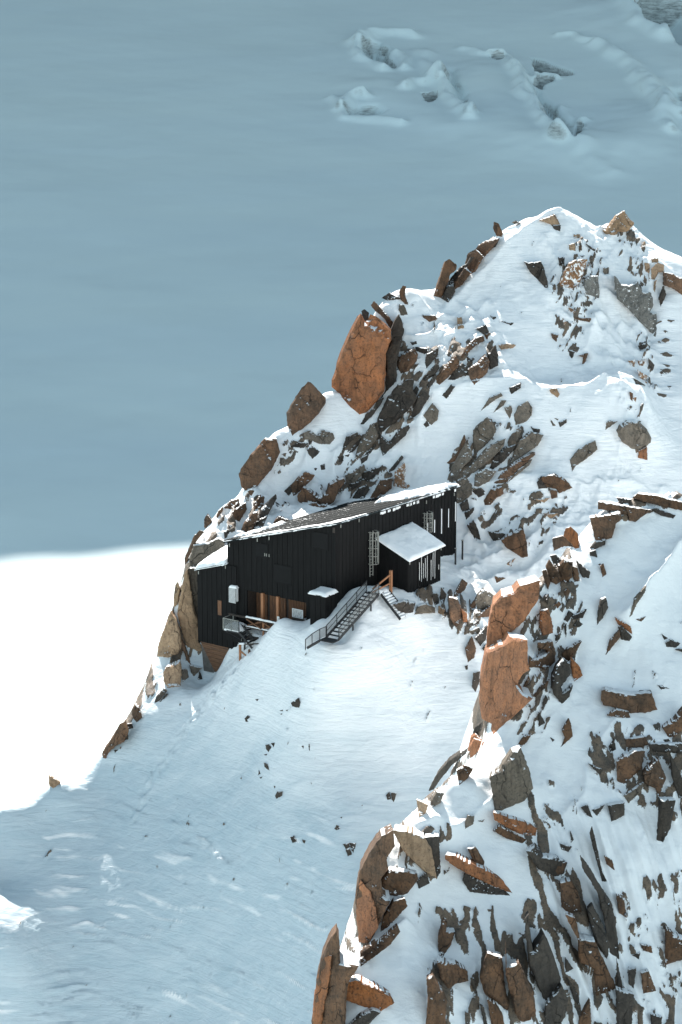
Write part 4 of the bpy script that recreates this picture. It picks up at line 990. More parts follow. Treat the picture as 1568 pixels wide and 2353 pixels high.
def rock_geo(poly, g, seed, vert=0.45, prot=0.22, thick=None, ang=None, rough=1.0, sink=0.05, back=0.0):
    rs = np.random.RandomState(seed); rg = random.Random(seed)
    P = np.array(poly, float)
    n = len(P)
    cc = P.mean(0); dv = P - cc; sz_ = float(np.hypot(*(P.max(0) - P.min(0)))); P = cc + dv * (1 + min(1.6, .06 * sz_) / np.maximum(np.hypot(dv[:, 0], dv[:, 1]), 3.0))[:, None]
    area = 0.5 * abs(np.sum(P[:, 0] * np.roll(P[:, 1], -1) - P[:, 1] * np.roll(P[:, 0], -1)))
    rpx = math.sqrt(area)
    # ragged outline
    out = []; seg = max(2.6, rpx * 0.07)
    for i in range(n):
        a, b = P[i], P[(i + 1) % n]; L = np.hypot(*(b - a)); m = max(1, int(L / seg))
        nrm = np.array([-(b - a)[1], (b - a)[0]]) / (L + 1e-6)
        for j in range(m):
            t = j / m; q = a + (b - a) * t
            if j: q = q + nrm * rg.gauss(0, 0.16) * min(seg, 5) * rough
            out.append(q)
    O = np.array(out)
    # interior points
    sp = max(2.2, rpx / 20); x0, y0 = P.min(0); x1, y1 = P.max(0)
    X, Y = np.meshgrid(np.arange(x0, x1, sp), np.arange(y0, y1, sp * .87))
    X[1::2] += sp / 2; X = X + rs.uniform(-.25, .25, X.shape) * sp; Y = Y + rs.uniform(-.25, .25, Y.shape) * sp
    X = X.ravel(); Y = Y.ravel()
    ok = inside(X, Y, O); d = seg_dist(X, Y, O, True); ok &= d > sp * 1.5
    I = np.stack([X[ok], Y[ok]], -1)
    tg = np.roll(O, -1, 0) - np.roll(O, 1, 0); nn = np.stack([-tg[:, 1], tg[:, 0]], -1) / (np.hypot(tg[:, 0], tg[:, 1])[:, None] + 1e-6)
    if np.sum(P[:, 0] * np.roll(P[:, 1], -1) - P[:, 1] * np.roll(P[:, 0], -1)) < 0: nn = -nn
    ring = O + nn * sp * .8
    okr = inside(ring[:, 0], ring[:, 1], O) & (seg_dist(ring[:, 0], ring[:, 1], O, True) > sp * .62)
    I = np.concatenate([ring[okr], I])
    # a rim just inside the outline
    vs = [Vector(p) for p in np.concatenate([O, I])]
    r = delaunay_2d_cdt(vs, [], [list(range(len(O)))], 1, 1e-4)
    V = np.array([tuple(p) for p in r[0]]); F = [tuple(f) for f in r[2]]
    de = seg_dist(V[:, 0], V[:, 1], O, True)
    # distance: a plane fitted to the snow surface under the outline, steeper than the slope itself
    sx = np.concatenate([O[::max(1, len(O) // 24)], I[::max(1, len(I) // 20)]])
    Yh = g.cast(sx[:, 0], sx[:, 1])
    good = ~np.isnan(Yh)
    if good.sum() >= 3:
        med = np.median(Yh[good]); good &= np.abs(np.nan_to_num(Yh, nan=1e9) - med) < 6
    if good.sum() < 3: return None
    c = sx[good].mean(0)
    A_ = np.stack([np.ones(good.sum()), sx[good, 0] - c[0], sx[good, 1] - c[1]], -1)
    AtA = A_.T @ A_ + np.diag([0, 40.0, 40.0]); co = np.linalg.solve(AtA, A_.T @ Yh[good])
    co[1] = np.clip(co[1], -.05, .05); co[2] = np.clip(co[2], -.06, -.0)
    ylow = P[:, 1].max()
    def depth(q):
        full = co[0] + co[1] * (q[:, 0] - c[0]) + co[2] * (q[:, 1] - c[1])
        pin = co[0] + co[1] * (q[:, 0] - c[0]) + co[2] * ((ylow * .8 + c[1] * .2) - c[1])
        return full * (1 - vert) + pin * vert + sink + back
    Yd = depth(V)
    yc = float(np.median(Yh[good]))
    Yc_ = g.cast(V[:, 0], V[:, 1], yc - 8, yc + 8, .1)
    Yd = np.where(np.isnan(Yc_), Yd, np.minimum(Yd, Yc_ - .02))      # never buried by a bulge of the snow
    mpp = co[0] / FX; R = rpx * mpp
    # faceted relief: the lower envelope of a few tilted planes
    q = (V - c) * mpp / max(R, 1e-3); q[:, 1] *= -1
    H = prot * R
    kf = rs.randint(4, 7); a0 = rs.uniform(0, 6.28) if ang is None else ang
    rel = np.full(len(V), 1e9)
    for k_ in range(kf):
        a = a0 + 2 * math.pi * k_ / kf + rs.uniform(-.4, .4); sl = rs.uniform(.35, 1.25)
        rel = np.minimum(rel, H * (1.0 + rs.uniform(-.25, .35)) - sl * H * (q[:, 0] * math.cos(a) + q[:, 1] * math.sin(a)) * 1.3)
    # stepped joints across the face
    ja = rs.uniform(.5, 1.2); u = q[:, 0] * math.cos(ja) + q[:, 1] * math.sin(ja) + .12 * noise(q[:, 0] * 2.5, q[:, 1] * 2.5, seed % 200)
    stp = np.floor(u * 2.6 + rs.uniform(0, 1)); rel = rel + H * .32 * (np.sin(stp * 12.9898 + seed) * 43758.5453 % 1 - .5)
    rel = rel + R * .045 * rough * fbm(q[:, 0] * 3.2, q[:, 1] * 3.2, 4, seed % 300, .6)
    rel = np.minimum(np.maximum(rel, .05 * H), de * mpp * 2.2 + .0)
    T = thick if thick is not None else max(.5, min(4.0, R * .9))
    Pw = W(V[:, 0], V[:, 1], Yd) + TOCAM * rel[:, None]
    # closed behind: the same outline further back, a little smaller
    shr = .9; Vb = c + (V - c) * shr
    Pb = W(Vb[:, 0], Vb[:, 1], depth(Vb)) + np.array([0, T, -.12 * T])
    # front edge loop of the triangulation
    ed = {}
    for f in F:
        for a, b in zip(f, f[1:] + f[:1]): ed[(a, b)] = 1
    nV = len(V)
    faces = [f[::-1] for f in F] + [tuple(i + nV for i in f) for f in F]
    # orientation of the triangulation decides which way is out
    f0 = F[0]; e1 = V[f0[1]] - V[f0[0]]; e2 = V[f0[2]] - V[f0[0]]
    flip = (e1[0] * e2[1] - e1[1] * e2[0]) < 0
    for a, b in list(ed):
        if (b, a) not in ed: faces.append((a, b, b + nV, a + nV))
    if flip: faces = [f[::-1] for f in faces]
    return np.concatenate([Pw, Pb]), faces

def parse(s):
    w = s.split(); cr = CROP[w[0]]; mat = w[1]; kw = {}; pts = []
    for t in w[2:]:
        if ',' in t:
            x, y = t.split(','); pts.append(((cr[0] + float(x) * cr[2]) / 1.7411, (cr[1] + float(y) * cr[2]) / 1.7411))
        else: kw[{'v': 'vert', 'p': 'prot', 't': 'thick', 'a': 'ang', 'k': 'back', 'r': 'rough'}[t[0]]] = float(t[1:])
    return mat, pts, kw
ROCKN = [0]
def rock(name, label, cat, rows, g=None, group=None, part='block'):
    """one rock or one outcrop; several outlines become its blocks"""
    g = g or hg
    geos = []
    for s in rows:
        mat, pts, kw = parse(s); ROCKN[0] += 1
        r = rock_geo(pts, g, 100 + ROCKN[0] * 7, **kw)
        if r is not None: geos.append((mat, r))
        else: print('no ground under', label, s[:30])
    if not geos: return
    P0 = geos[0][1][0]; base = np.array([P0[:, 0].mean(), P0[:, 1].mean(), P0[:, 2].min()])
    if len(geos) == 1:
        v, f = geos[0][1]; o = link_mesh(name, v - base, f, RM[geos[0][0]]); o.location = base; return tag(o, label, cat, group)
    e = tag(empty(name, base), label, cat, group)
    for mat, (v, f) in geos: link_mesh(part, v - base, f, RM[mat], e)
    return e

# ---- the ridge behind the hut
H_ = 'rock outcrop'
rock('boulder', 'huge cracked orange granite block standing on the left skyline, tallest rock of the ridge', 'boulder', [
 "A o v.75 p.16 t5 a.6 575,815 600,795 625,850 645,845 665,800 705,815 770,865 808,905 810,975 768,1075 772,1210 762,1330 690,1420 640,1475 590,1490 530,1440 470,1370 430,1325 400,1300 400,1250 430,1170 460,1060 490,990 540,880"], hg)
rock('flat_rock', 'shaded right side of the huge orange block, darkened in its colour', 'rock', [  # right face of the block: shade and lichen put in as dark granite
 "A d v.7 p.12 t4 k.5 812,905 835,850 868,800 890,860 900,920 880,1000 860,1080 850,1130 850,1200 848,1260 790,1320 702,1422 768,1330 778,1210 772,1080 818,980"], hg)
rock('flat_rock', 'snow topped brown slabs capping the huge orange block', 'rock', [
 "A b v.6 p.15 672,735 695,708 740,760 790,810 832,862 802,892 760,820 700,770", "A d v.5 748,682 800,650 868,680 872,690 790,697", "A d v.5 p.2 605,780 625,765 655,790 650,850 632,950 625,940 622,850"], hg)
rock('rock_spire', 'thin dark spire with one snowy side right above the huge orange block', 'rock', ["A b v.7 870,640 895,600 915,605 905,660 930,725 905,720 880,690"], hg)
rock('boulder', 'small grey brown rock just below the thin dark spire', 'rock', ["A g v.5 870,730 900,735 925,795 880,800 868,760"], hg)
rock('boulder', 'leaning brown boulder with a snow pad on its right, second below the huge orange block', 'boulder', [
 "A b v.75 p.2 t3 230,1270 265,1290 350,1380 350,1415 300,1490 250,1545 125,1640 90,1570 85,1480 120,1420 190,1310"], hg)
rock('boulder', 'flat grey boulder half under snow right below the leaning brown boulder', 'boulder', ["A g 205,1620 240,1605 300,1640 330,1605 400,1625 415,1660 380,1700 310,1695 210,1660"], hg)
rock('boulder', 'dark brown boulder bulging from the skyline above the hut', 'boulder', ["P b v.8 p.25 t3 550,1088 575,1048 608,1010 635,1010 643,1040 622,1080 592,1115 578,1138 556,1118"], hg)
rock('rock_spire', 'tall brown rock pillar with a white snow cap on the upper left skyline', 'rock', [
 "A b v.85 t3 1190,430 1215,415 1265,455 1260,490 1220,520 1205,580 1165,680 1110,665 1140,580 1170,500"], hg)
rock('rock_outcrop', 'jagged brown rock band stepping up the skyline beside the smooth summit snow', H_, [
 "A b v.7 1470,290 1530,275 1565,270 1505,345 1460,395 1400,350 1420,320", "A b v.7 1350,375 1400,345 1455,395 1400,490 1370,510 1330,440", "A b v.7 1320,470 1370,510 1300,590 1250,625 1250,570 1290,530",
 "A d v.7 1210,600 1250,610 1255,640 1210,710 1165,685", "A d v.7 1510,280 1565,268 1540,320 1500,345", "A d v.7 1345,440 1365,400 1390,400 1350,450 1290,530 1260,560 1210,600 1230,545 1300,470"], hg)
rock('rock_outcrop', 'small dark split rock knob standing on the skyline left of the summit', H_, [
 "B d v.7 220,160 240,150 252,175 250,248 240,250 222,205", "B b v.7 258,155 290,170 315,230 310,252 275,245 255,200"], hg)
rock('flat_rock', 'low dark rock lying on the summit skyline right of the split knob', 'rock', ["B g v.6 385,155 410,145 440,160 415,175"], hg)
rock('rock_outcrop', 'tan and black rock poking from the snow of the summit', H_, ["B t v.6 575,140 680,102 712,165 690,190 640,160", "B d v.6 660,175 720,175 715,215 680,200"], hg)
rock('rock_outcrop', 'sharp tan rock tooth on the skyline right of the summit', H_, [
 "B t v.8 p.25 1020,215 1060,180 1110,110 1165,75 1185,120 1230,160 1220,180 1180,220 1130,215 1100,240 1040,235", "B d v.8 1022,212 1050,180 1062,190 1058,225 1040,238"], hg)
rock('flat_rock', 'thin tan blade of rock beside the sharp tan tooth', 'rock', ["B t v.8 1255,148 1283,140 1307,222 1290,226"], hg)
rock('rock_outcrop', 'black hollow rock under the summit snow', H_, ["B d v.6 470,430 500,440 580,430 600,470 612,520 590,560 560,550 510,500", "B d v.6 600,480 625,560 632,612 610,605 570,560 590,500"], hg)
rock('boulder', 'small black rock between the hollow rock and the frosted orange block', 'rock', ["B d v.6 705,400 745,400 745,450 715,455"], hg)
rock('boulder', 'orange block frosted with snow flecks below the summit', 'boulder', ["B D v.8 p.15 785,440 830,420 905,415 880,500 850,580 805,610 720,595 715,570 750,500"], hg)
rock('boulder', 'snow capped dark grey block right of the frosted orange block', 'boulder', ["B G v.8 p.22 890,560 920,535 980,530 990,650 985,680 900,650"], hg)
rock('boulder', 'small square grey rock above the snow capped grey block', 'rock', ["B g v.7 1020,475 1055,470 1055,510 1020,515"], hg)
rock('flat_rock', 'big lichen grey wall hanging under the snowy right summit', 'rock', [
 "B G v.55 p.08 1100,530 1150,590 1200,600 1260,570 1290,640 1350,650 1365,730 1340,780 1385,790 1390,890 1380,950 1330,900 1260,830 1190,750 1120,690 1105,610"], hg)
rock('rock_outcrop', 'pale tan slabs in snow above the lichen grey wall', H_, [
 "B t v.7 1310,440 1340,445 1340,510 1315,490", "B t v.7 1355,410 1400,405 1400,430 1360,435", "B t v.7 1360,480 1400,440 1440,455 1435,500 1400,500 1380,550 1355,545", "B t v.7 1375,570 1390,560 1380,640 1370,620", "B t v.6 1280,320 1310,290 1315,312 1290,330"], hg)
rock('rock_outcrop', 'brown rounded rock at the right picture edge behind the lichen grey wall', H_, ["B b v.8 1440,500 1500,515 1600,560 1600,680 1500,610 1440,590", "B d v.8 1410,680 1440,600 1455,660 1420,740"], hg)
for lab, rows in [('small tan rock under the summit, topmost of the snowy rib', ["B t v.6 815,240 855,240 855,262 815,265"]),
 ('dark wedge of rock in the gully right of the snowy rib', ["B d v.5 900,305 970,350 978,367 925,335"]),
 ('tan ledge of two rocks above the frosted orange block', ["B t v.6 780,310 820,300 825,350 785,345", "B b v.6 850,320 870,315 868,350 852,345"]),
 ('flat brown ledge rock in the middle of the snowy rib', ["B b v.5 810,815 930,825 920,850 850,835", "B g v.5 835,790 870,790 865,797"]),
 ('brown rock with white flecks above the flat ledge rock', ["B D v.5 770,735 825,770 810,790 780,760", "B D v.5 735,825 765,850 745,870"]),
 ('dark brown rock at the left foot of the snowy rib', ["B b v.6 660,930 705,940 690,985 665,960"]),
 ('dark pair of rocks low on the snowy rib', ["B d v.6 780,1045 820,1060 800,1100 785,1080", "B b v.6 845,1085 910,1070 890,1130 870,1145 880,1100"]),
 ('lone tan brown rock at the edge of the snowy col', ["B t v.6 645,1325 690,1315 710,1350 700,1375 660,1345"]),
 ('tan shelf rock under a square snow block', ["B t v.6 290,1010 350,1000 405,1010 385,1030 310,1040"]),
 ('bright tan slab inside the curved snow bank', ["B t v.6 0,820 30,820 45,890 5,895", "A b v.5 1035,800 1115,805 1130,830 1080,845 1040,820"]),
 ('dark flake of rock on the snow dome left of the square snow block', ["B d v.4 230,805 270,815 255,835"]),
 ('long dark flake under a snow lip above the square snow block', ["B d v.4 305,845 390,855 375,870 330,855"]),
 ('dark rock under a round snow cushion on the right slope', ["B d v.6 1265,1015 1315,1000 1310,1030 1275,1048"]),
 ('frosted rocks scattered on the right slope below the snow cushion', ["B D v.6 1195,1120 1240,1110 1235,1160 1210,1150", "B d v.6 1335,1105 1372,1150 1362,1185 1345,1160", "B D v.5 1260,1120 1310,1110 1300,1150 1270,1150"]),
 ('dark streak of rock at the foot of the frosted rocks', ["B d v.5 1230,1240 1310,1290 1250,1280", "B D v.6 1260,1185 1330,1230 1320,1275 1270,1230"]),
 ('brown pebbly ledge beside the footprints on the crest', ["B b v.6 1205,1340 1225,1350 1222,1400 1208,1380", "B D v.6 1225,1380 1250,1375 1245,1410"])]:
    rock('rock_outcrop' if len(rows) > 1 else 'rock', lab, 'rock', rows, hg)
rock('rock_outcrop', 'brown strata right of the huge orange block', H_, [
 "A b 865,1090 930,1060 970,1030 995,1080 985,1120 930,1190 880,1205 855,1150", "A d 985,1025 1060,1035 1075,1060 1040,1070 990,1050", "A d 1060,1080 1140,1030 1135,1080 1060,1170 1050,1130", "A d 945,990 985,985 990,1000 960,1010"], hg, part='slab')
rock('rock_outcrop', 'tilted brown slabs on the snow dome right of the brown strata', H_, [
 "A b v.5 1130,1230 1200,1150 1265,1090 1285,1130 1280,1160 1200,1240 1150,1285 1130,1270", "A d 1210,1250 1270,1170 1310,1140 1345,1170 1340,1210 1260,1250", "A b 1300,1090 1340,1020 1390,970 1450,950 1460,985 1420,1000 1370,1040 1310,1100",
 "A d 1130,1140 1080,1190 1035,1250 1050,1260 1110,1220 1150,1165", "A d 1060,1290 1120,1215 1130,1240 1080,1310", "A d 1340,1090 1380,1110 1370,1130 1345,1125"], hg, part='slab')
rock('flat_rock', 'broad brown slab ending the tilted group on the right', 'rock', ["A b v.5 1350,1180 1420,1130 1470,1080 1495,1130 1480,1200 1390,1285 1360,1230"], hg)
rock('flat_rock', 'dark upright rock beside the broad brown slab', 'rock', ["A d v.7 1490,1080 1540,1015 1555,1080 1555,1150 1500,1180"], hg)
rock('rock_outcrop', 'small dark rock on the rim of the snow dome', H_, ["A d v.6 1405,900 1470,870 1490,920 1470,945 1440,920", "A b v.6 1462,940 1492,930 1480,975"], hg)
rock('rock_outcrop', 'large dark strata running down from the huge orange block', H_, [
 "A d 720,1520 780,1400 860,1290 930,1255 970,1260 960,1330 990,1380 930,1460 850,1540 790,1580 740,1620 725,1580", "A d 950,1500 990,1390 1040,1340 1080,1370 1030,1440 1010,1480 960,1520", "A g 1040,1500 1100,1420 1140,1470 1130,1530 1090,1565 1060,1530",
 "A d v.5 735,1630 750,1650 800,1690 860,1610 930,1570 940,1590 900,1650 830,1710 755,1780 735,1700", "A d 600,1560 640,1490 690,1450 720,1400 760,1380 740,1420 680,1500 620,1560", "A d 1170,1360 1230,1290 1255,1300 1220,1350 1200,1380",
 "A d v.5 1040,1565 1060,1540 1075,1570 1055,1585", "A d 960,1340 985,1300 1000,1320 985,1370"], hg, part='slab')
rock('rock_outcrop', 'grey strata between the dark strata and the hut roof', H_, [
 "A g 565,1780 590,1700 640,1620 690,1560 720,1640 700,1680 640,1740 600,1800", "A d 500,1650 570,1620 580,1640 520,1690 480,1750 475,1730", "A d 520,1760 570,1690 600,1660 590,1700 545,1755", "A d 620,1780 700,1705 705,1720 640,1790", "A d 600,1800 655,1770 640,1810 605,1840"], hg, part='slab')
rock('flat_rock', 'narrow dark blade of rock in the snow above the middle of the roof', 'rock', ["A d 800,1880 885,1785 895,1800 830,1880 795,1900"], hg)
rock('rock_outcrop', 'brown snow flecked rocks rising behind the middle of the hut roof', H_, [
 "A b v.7 660,2085 740,1960 820,1940 810,1990 740,2040 700,2091", "A D v.7 840,1900 905,1835 915,1880 900,1960 940,1990 920,2010 830,1990", "A b v.7 770,2000 815,1975 812,2010 770,2045 730,2070"], hg)
rock('rock_outcrop', 'cracked grey brown blocks behind the left middle of the roof', H_, [
 "A g v.6 495,1920 560,1890 620,1850 630,1880 560,1970 520,2020 500,1970", "A d v.6 610,1900 700,1870 740,1860 720,1900 650,1960 610,1950", "A d v.6 540,2080 590,2010 640,1990 660,2020 620,2075", "A d v.6 520,1980 560,1975 600,1960 590,1985 540,2020"], hg)
rock('boulder', 'large brown boulder right behind the roof edge', 'boulder', ["A b v.8 p.25 t2.5 160,2065 200,2005 240,2025 310,2062 360,2040 372,2000 420,1970 480,1942 490,1965 440,2020 420,2080 400,2110 340,2140 200,2120 165,2095"], hg)
rock('boulder', 'rounded brown boulder leaning left of the large boulder behind the roof', 'boulder', ["A b v.8 p.3 115,1990 160,1940 215,1900 275,1920 260,1945 200,2000 150,2050 130,2060"], hg)
rock('boulder', 'small dark boulder wedged left of the rounded brown boulder', 'rock', ["A d v.7 70,2030 110,1990 122,2020 100,2060"], hg)
rock('rock_outcrop', 'dark rubble band in snow under the flat grey boulder', H_, ["A d 115,1720 165,1690 235,1695 200,1725", "A d 225,1740 260,1720 310,1755 285,1780 262,1800 240,1770", "A d 235,1675 260,1672 255,1700 240,1705", "A d 170,1688 195,1680 190,1700"], hg)
for lab, rows in [('small triangular dark rock left of the rubble band', ["A g 40,1800 60,1800 100,1840 40,1850"]), ('small rock below the triangular rock and the rubble band', ["A d 320,1850 345,1840 350,1875 325,1880", "A d 275,1870 295,1870 285,1885"]),
 ('small dark rock left of the grey strata', ["A d 440,1790 480,1785 475,1820 450,1825", "A d 490,1780 520,1770 510,1790"]), ('little dark wedge above the rubble band', ["A g 65,1680 90,1680 85,1710 72,1700"])]:
    rock('rock', lab, 'rock', rows, hg)
rock('rock_outcrop', 'broad grey slabs tilted together above the right end of the hut', H_, [
 "B g v.4 p.12 115,1610 150,1570 215,1520 250,1560 270,1600 240,1660 180,1720 120,1780 115,1690", "B b v.5 0,1760 50,1640 60,1680 0,1800 -45,1840 -70,1830", "B g v.4 p.12 -40,1870 60,1690 100,1750 100,1800 40,1860 0,1930 -40,1920", "B g v.4 p.12 40,1900 120,1830 200,1740 300,1680 335,1665 320,1720 250,1790 180,1850 130,1890 60,1930",
 "B d v.4 225,1880 260,1790 330,1730 405,1710 380,1760 330,1810 260,1870", "B g v.45 p.12 380,1820 400,1750 440,1680 520,1620 600,1640 560,1710 470,1770 400,1820", "B g 415,1600 445,1600 450,1640 410,1690", "B d 515,1580 575,1600 570,1620 535,1615",
 "B g v.4 120,1990 130,1910 200,1870 270,1890 220,1960 150,1995", "B g v.4 p.1 -10,2060 5,1960 60,1930 100,1990 100,2050 40,2100 0,2110", "B b v.45 260,1970 310,1910 380,1850 480,1790 540,1760 540,1780 440,1860 340,1970 280,1975", "B g v.4 345,1975 430,1880 520,1810 500,1850 400,1930",
 "B d -50,1840 -20,1830 -35,1880 -55,1890"], hg, part='slab')
rock('flat_rock', 'pale grey slab alone above the tilted grey slabs', 'rock', ["B g v.35 p.08 400,1500 430,1440 490,1405 520,1450 515,1500 480,1540 410,1565"], hg)
rock('flat_rock', 'narrow grey slab left of the pale grey slab', 'rock', ["B g v.35 330,1450 375,1435 380,1470 365,1520 345,1480"], hg)
rock('rock_outcrop', 'low grey ledges breaking the snow under the bright crest', H_, ["B g v.35 165,1470 230,1380 300,1345 315,1365 250,1400 190,1450", "B g v.35 255,1480 310,1400 340,1400 320,1430", "B d v.4 365,1310 440,1275 440,1310 380,1350"], hg)
rock('rock_outcrop', 'small dark rocks alone in the open snow left of the footprints', H_, ["B d v.5 710,1550 760,1530 760,1550 720,1580", "B g v.4 650,1530 685,1570 665,1570", "B g v.4 675,1520 705,1525 700,1535"], hg)
rock('flat_rock', 'flat grey parallelogram slab in smooth snow above the right terrace', 'rock', ["B g v.3 p.06 790,1810 850,1740 960,1680 975,1740 900,1800 830,1850 805,1890"], hg)
rock('boulder', 'round grey brown boulder with a snow cap at the end of the crest', 'boulder', ["B g v.8 p.3 t3 1115,1610 1140,1570 1200,1540 1260,1545 1310,1590 1350,1660 1345,1690 1280,1740 1220,1730 1150,1680"], hg)
rock('boulder', 'small orange rock under the round grey boulder', 'rock', ["B o v.8 p.3 1270,1750 1320,1720 1325,1810 1265,1795"], hg)
rock('boulder', 'small grey rock left of the round grey boulder', 'rock', ["B g v.6 1035,1600 1045,1550 1070,1540 1115,1545 1060,1580"], hg)
rock('boulder', 'brown cracked boulder on the rim of the right terrace', 'boulder', ["B b v.8 p.28 630,2000 590,1945 600,1930 680,1910 740,1940 770,1970 800,2005 760,2020 710,2040 690,2010"], hg)
rock('boulder', 'dark block touching the brown cracked boulder', 'rock', ["B d v.7 560,1970 590,1930 640,1965 625,2005 570,2010"], hg)
rock('boulder', 'small round brown stone below the brown cracked boulder', 'rock', ["B b v.7 650,2025 690,2030 700,2070 660,2080"], hg)
rock('rock_outcrop', 'brown grey rock close to the upper right corner of the hut', H_, ["B b v.7 190,2091 240,2020 310,2000 320,2050 270,2075 235,2120 195,2125", "B d v.6 110,2030 160,2010 190,2050 150,2070"], hg)
# ---- terrace right of the hut
for lab, rows in [('dark pointed rock on the sunny terrace right of the hut', ["R d v.8 260,310 300,280 320,330 340,390 310,395"]),
 ('brown overhanging boulder under thick snow on the sunny terrace', ["R b v.8 p.2 470,400 520,370 600,330 620,420 625,495 590,500 500,440"]),
 ('dark flat rock left of the overhanging boulder', ["R d v.7 385,345 490,360 470,390 420,400"]),
 ('brown rock in deep snow below the overhanging boulder', ["R b v.7 430,620 490,630 440,655", "R D v.7 500,540 550,510 525,555"]),
 ('flat tan ledge rocks on the far side of the terrace', ["R t v.6 670,150 760,140 730,165", "R b v.6 765,95 805,100 805,135 775,140", "R t v.6 725,235 810,235 770,265", "R d v.6 720,205 755,205 750,212"]),
 ('dark clump of stones next to the right wall of the hut', ["R d v.6 215,180 260,150 270,210 230,220", "R d v.6 245,230 300,200 290,230 255,270", "R g v.6 290,80 340,80 365,100 320,120"])]:
    rock('rock_outcrop' if len(rows) > 1 else 'boulder', lab, 'rock', rows, hg)
rock('rock_outcrop', 'cluster of upright brown and grey rocks below the annex', H_, [
 "R b v.8 p.3 150,750 200,760 220,810 215,900 190,930 155,860", "R b v.8 175,740 230,640 260,660 240,700 190,745", "R g v.7 -60,850 -40,800 0,790 60,810 60,840 0,840", "R t v.7 85,800 120,820 115,855 85,840", "R g v.8 290,800 330,730 360,700 430,740 400,800 320,860",
 "R o v.8 225,820 255,850 260,900 235,890", "R g v.7 365,700 430,735 380,770", "R b v.8 320,860 400,800 405,860 330,868", "R d v.7 100,690 130,730 115,790 95,760", "R d v.7 50,730 75,725 90,780 60,790", "R d v.7 -190,790 -130,770 -60,780 -75,835 -140,845", "R b v.7 280,800 300,770 310,800 290,840"], hg)
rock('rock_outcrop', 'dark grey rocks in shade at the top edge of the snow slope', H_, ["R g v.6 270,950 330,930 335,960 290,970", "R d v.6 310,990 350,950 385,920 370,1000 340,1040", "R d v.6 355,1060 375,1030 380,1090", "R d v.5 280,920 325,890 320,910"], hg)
rock('boulder', 'grey brown oval rock below the shaded dark grey rocks', 'rock', ["R b v.6 250,1060 290,990 310,1060 300,1110 265,1140"], hg)
rock('boulder', 'dark brown upright rock on the snow next to the orange cliff', 'rock', ["R d v.7 290,1290 300,1210 335,1200 330,1260 310,1320"], hg)
rock('rock', 'tiny dark stone between the oval rock and the upright rock', 'stone', ["R d v.6 245,1165 262,1160 262,1182 250,1185"], hg)
# ---- left of the hut and below
rock('rock_outcrop', 'tall tan granite pillar against the left end of the hut', H_, [
 "L t v.85 p.12 t4 720,940 740,830 762,700 785,665 800,760 825,920 850,1020 862,1160 900,1215 850,1225 780,1190 740,1060 725,1000", "L g v.9 p.06 t3 k.5 785,665 800,655 852,655 858,800 864,1160 850,1020 825,920 800,760"], hg)
rock('rock_outcrop', 'dark brown edge and grey face above the tan pillar', H_, [
 "L b v.85 765,580 830,430 870,390 900,400 850,460 800,560 770,632", "L g v.7 p.12 785,640 830,490 930,480 1000,450 1045,470 1010,550 930,580 860,630 800,660"], hg)
rock('flat_rock', 'thin orange tan pillar left of the tall tan pillar', 'rock', ["L t v.85 690,930 690,850 700,770 715,750 730,790 720,880"], hg)
rock('flat_rock', 'broad tan rock wall at the cliff edge left of the tall pillar', 'rock', ["L t v.85 p.14 665,960 700,1010 730,1090 740,1200 720,1240 650,1270 575,1265 580,1200 610,1110 640,1040"], hg)
rock('rock_spire', 'small brown finger of rock on the skyline above the hut', 'rock', ["L b v.9 905,310 925,275 950,310 945,335 905,372"], hg)
rock('rock_outcrop', 'brown rocks breaking through the steep snow above the left end of the roof', H_, [
 "L b v.7 1040,230 1090,180 1140,170 1145,210 1090,235", "L b v.6 1100,260 1150,220 1190,200 1195,240 1150,320 1120,310", "L b v.7 980,310 1000,260 1030,225 1030,250 1000,290"], hg)
rock('rock_outcrop', 'brown ribs with a black cleft just left of the roof', H_, [
 "L b v.7 1250,200 1290,145 1320,160 1310,220 1250,240", "L b v.7 1145,430 1180,340 1240,270 1275,260 1270,310 1230,400 1200,410", "L d v.6 k.3 1235,400 1300,240 1400,140 1405,170 1350,260 1300,390"], hg)
rock('rock_outcrop', 'small brown rocks in the snow wedge beside the black cleft', H_, ["L b v.6 1380,340 1420,290 1480,310 1500,330 1440,350 1390,355", "L d v.5 1440,250 1452,258 1445,270 1435,265", "L d v.5 1400,190 1425,210 1415,222 1400,205", "L d v.5 1460,185 1475,190 1470,205"], hg)
rock('rock_outcrop', 'dark stones in the snow chute left of the roof', H_, ["L d v.5 1040,400 1070,385 1060,430 1045,440", "L d v.5 1070,350 1095,355 1085,370"], hg)
rock('rock_outcrop', 'narrow tan cliff edge running down left of the broad tan wall', H_, [
 "L t v.8 410,1400 440,1345 480,1325 510,1345 460,1380 430,1440 400,1540 370,1600 350,1590 370,1520", "L t v.8 305,1710 315,1640 345,1590 370,1600 385,1640 350,1700 330,1712"], hg)
rock('boulder', 'square tan block in snow under the broad tan wall', 'boulder', ["L t v.8 620,1380 640,1340 730,1305 740,1360 735,1470 645,1480 620,1430"], hg)
rock('rock_outcrop', 'grey rocks between the square tan block and the plank wall', H_, ["L g v.7 742,1360 780,1360 790,1410 750,1440", "L b v.7 740,1140 770,1200 800,1290 810,1330 780,1290 750,1210", "L g v.7 800,1330 885,1345 830,1400 815,1380", "L d v.6 855,1430 870,1375 887,1420", "L d v.6 960,1350 975,1330 990,1345 970,1370", "L g v.7 940,1310 955,1285 965,1340 945,1360"], hg)
rock('rock_outcrop', 'pair of dark rocks at the sunny edge of the snow below the tan cliffs', H_, ["L d v.6 555,1590 570,1545 620,1495 640,1510 590,1570", "L d v.6 590,1580 640,1530 645,1535 600,1580"], hg)
rock('boulder', 'brown pointed boulder on the lower cliff edge', 'boulder', ["L b v.8 400,1640 420,1605 440,1620 465,1690 430,1720 405,1690"], hg)
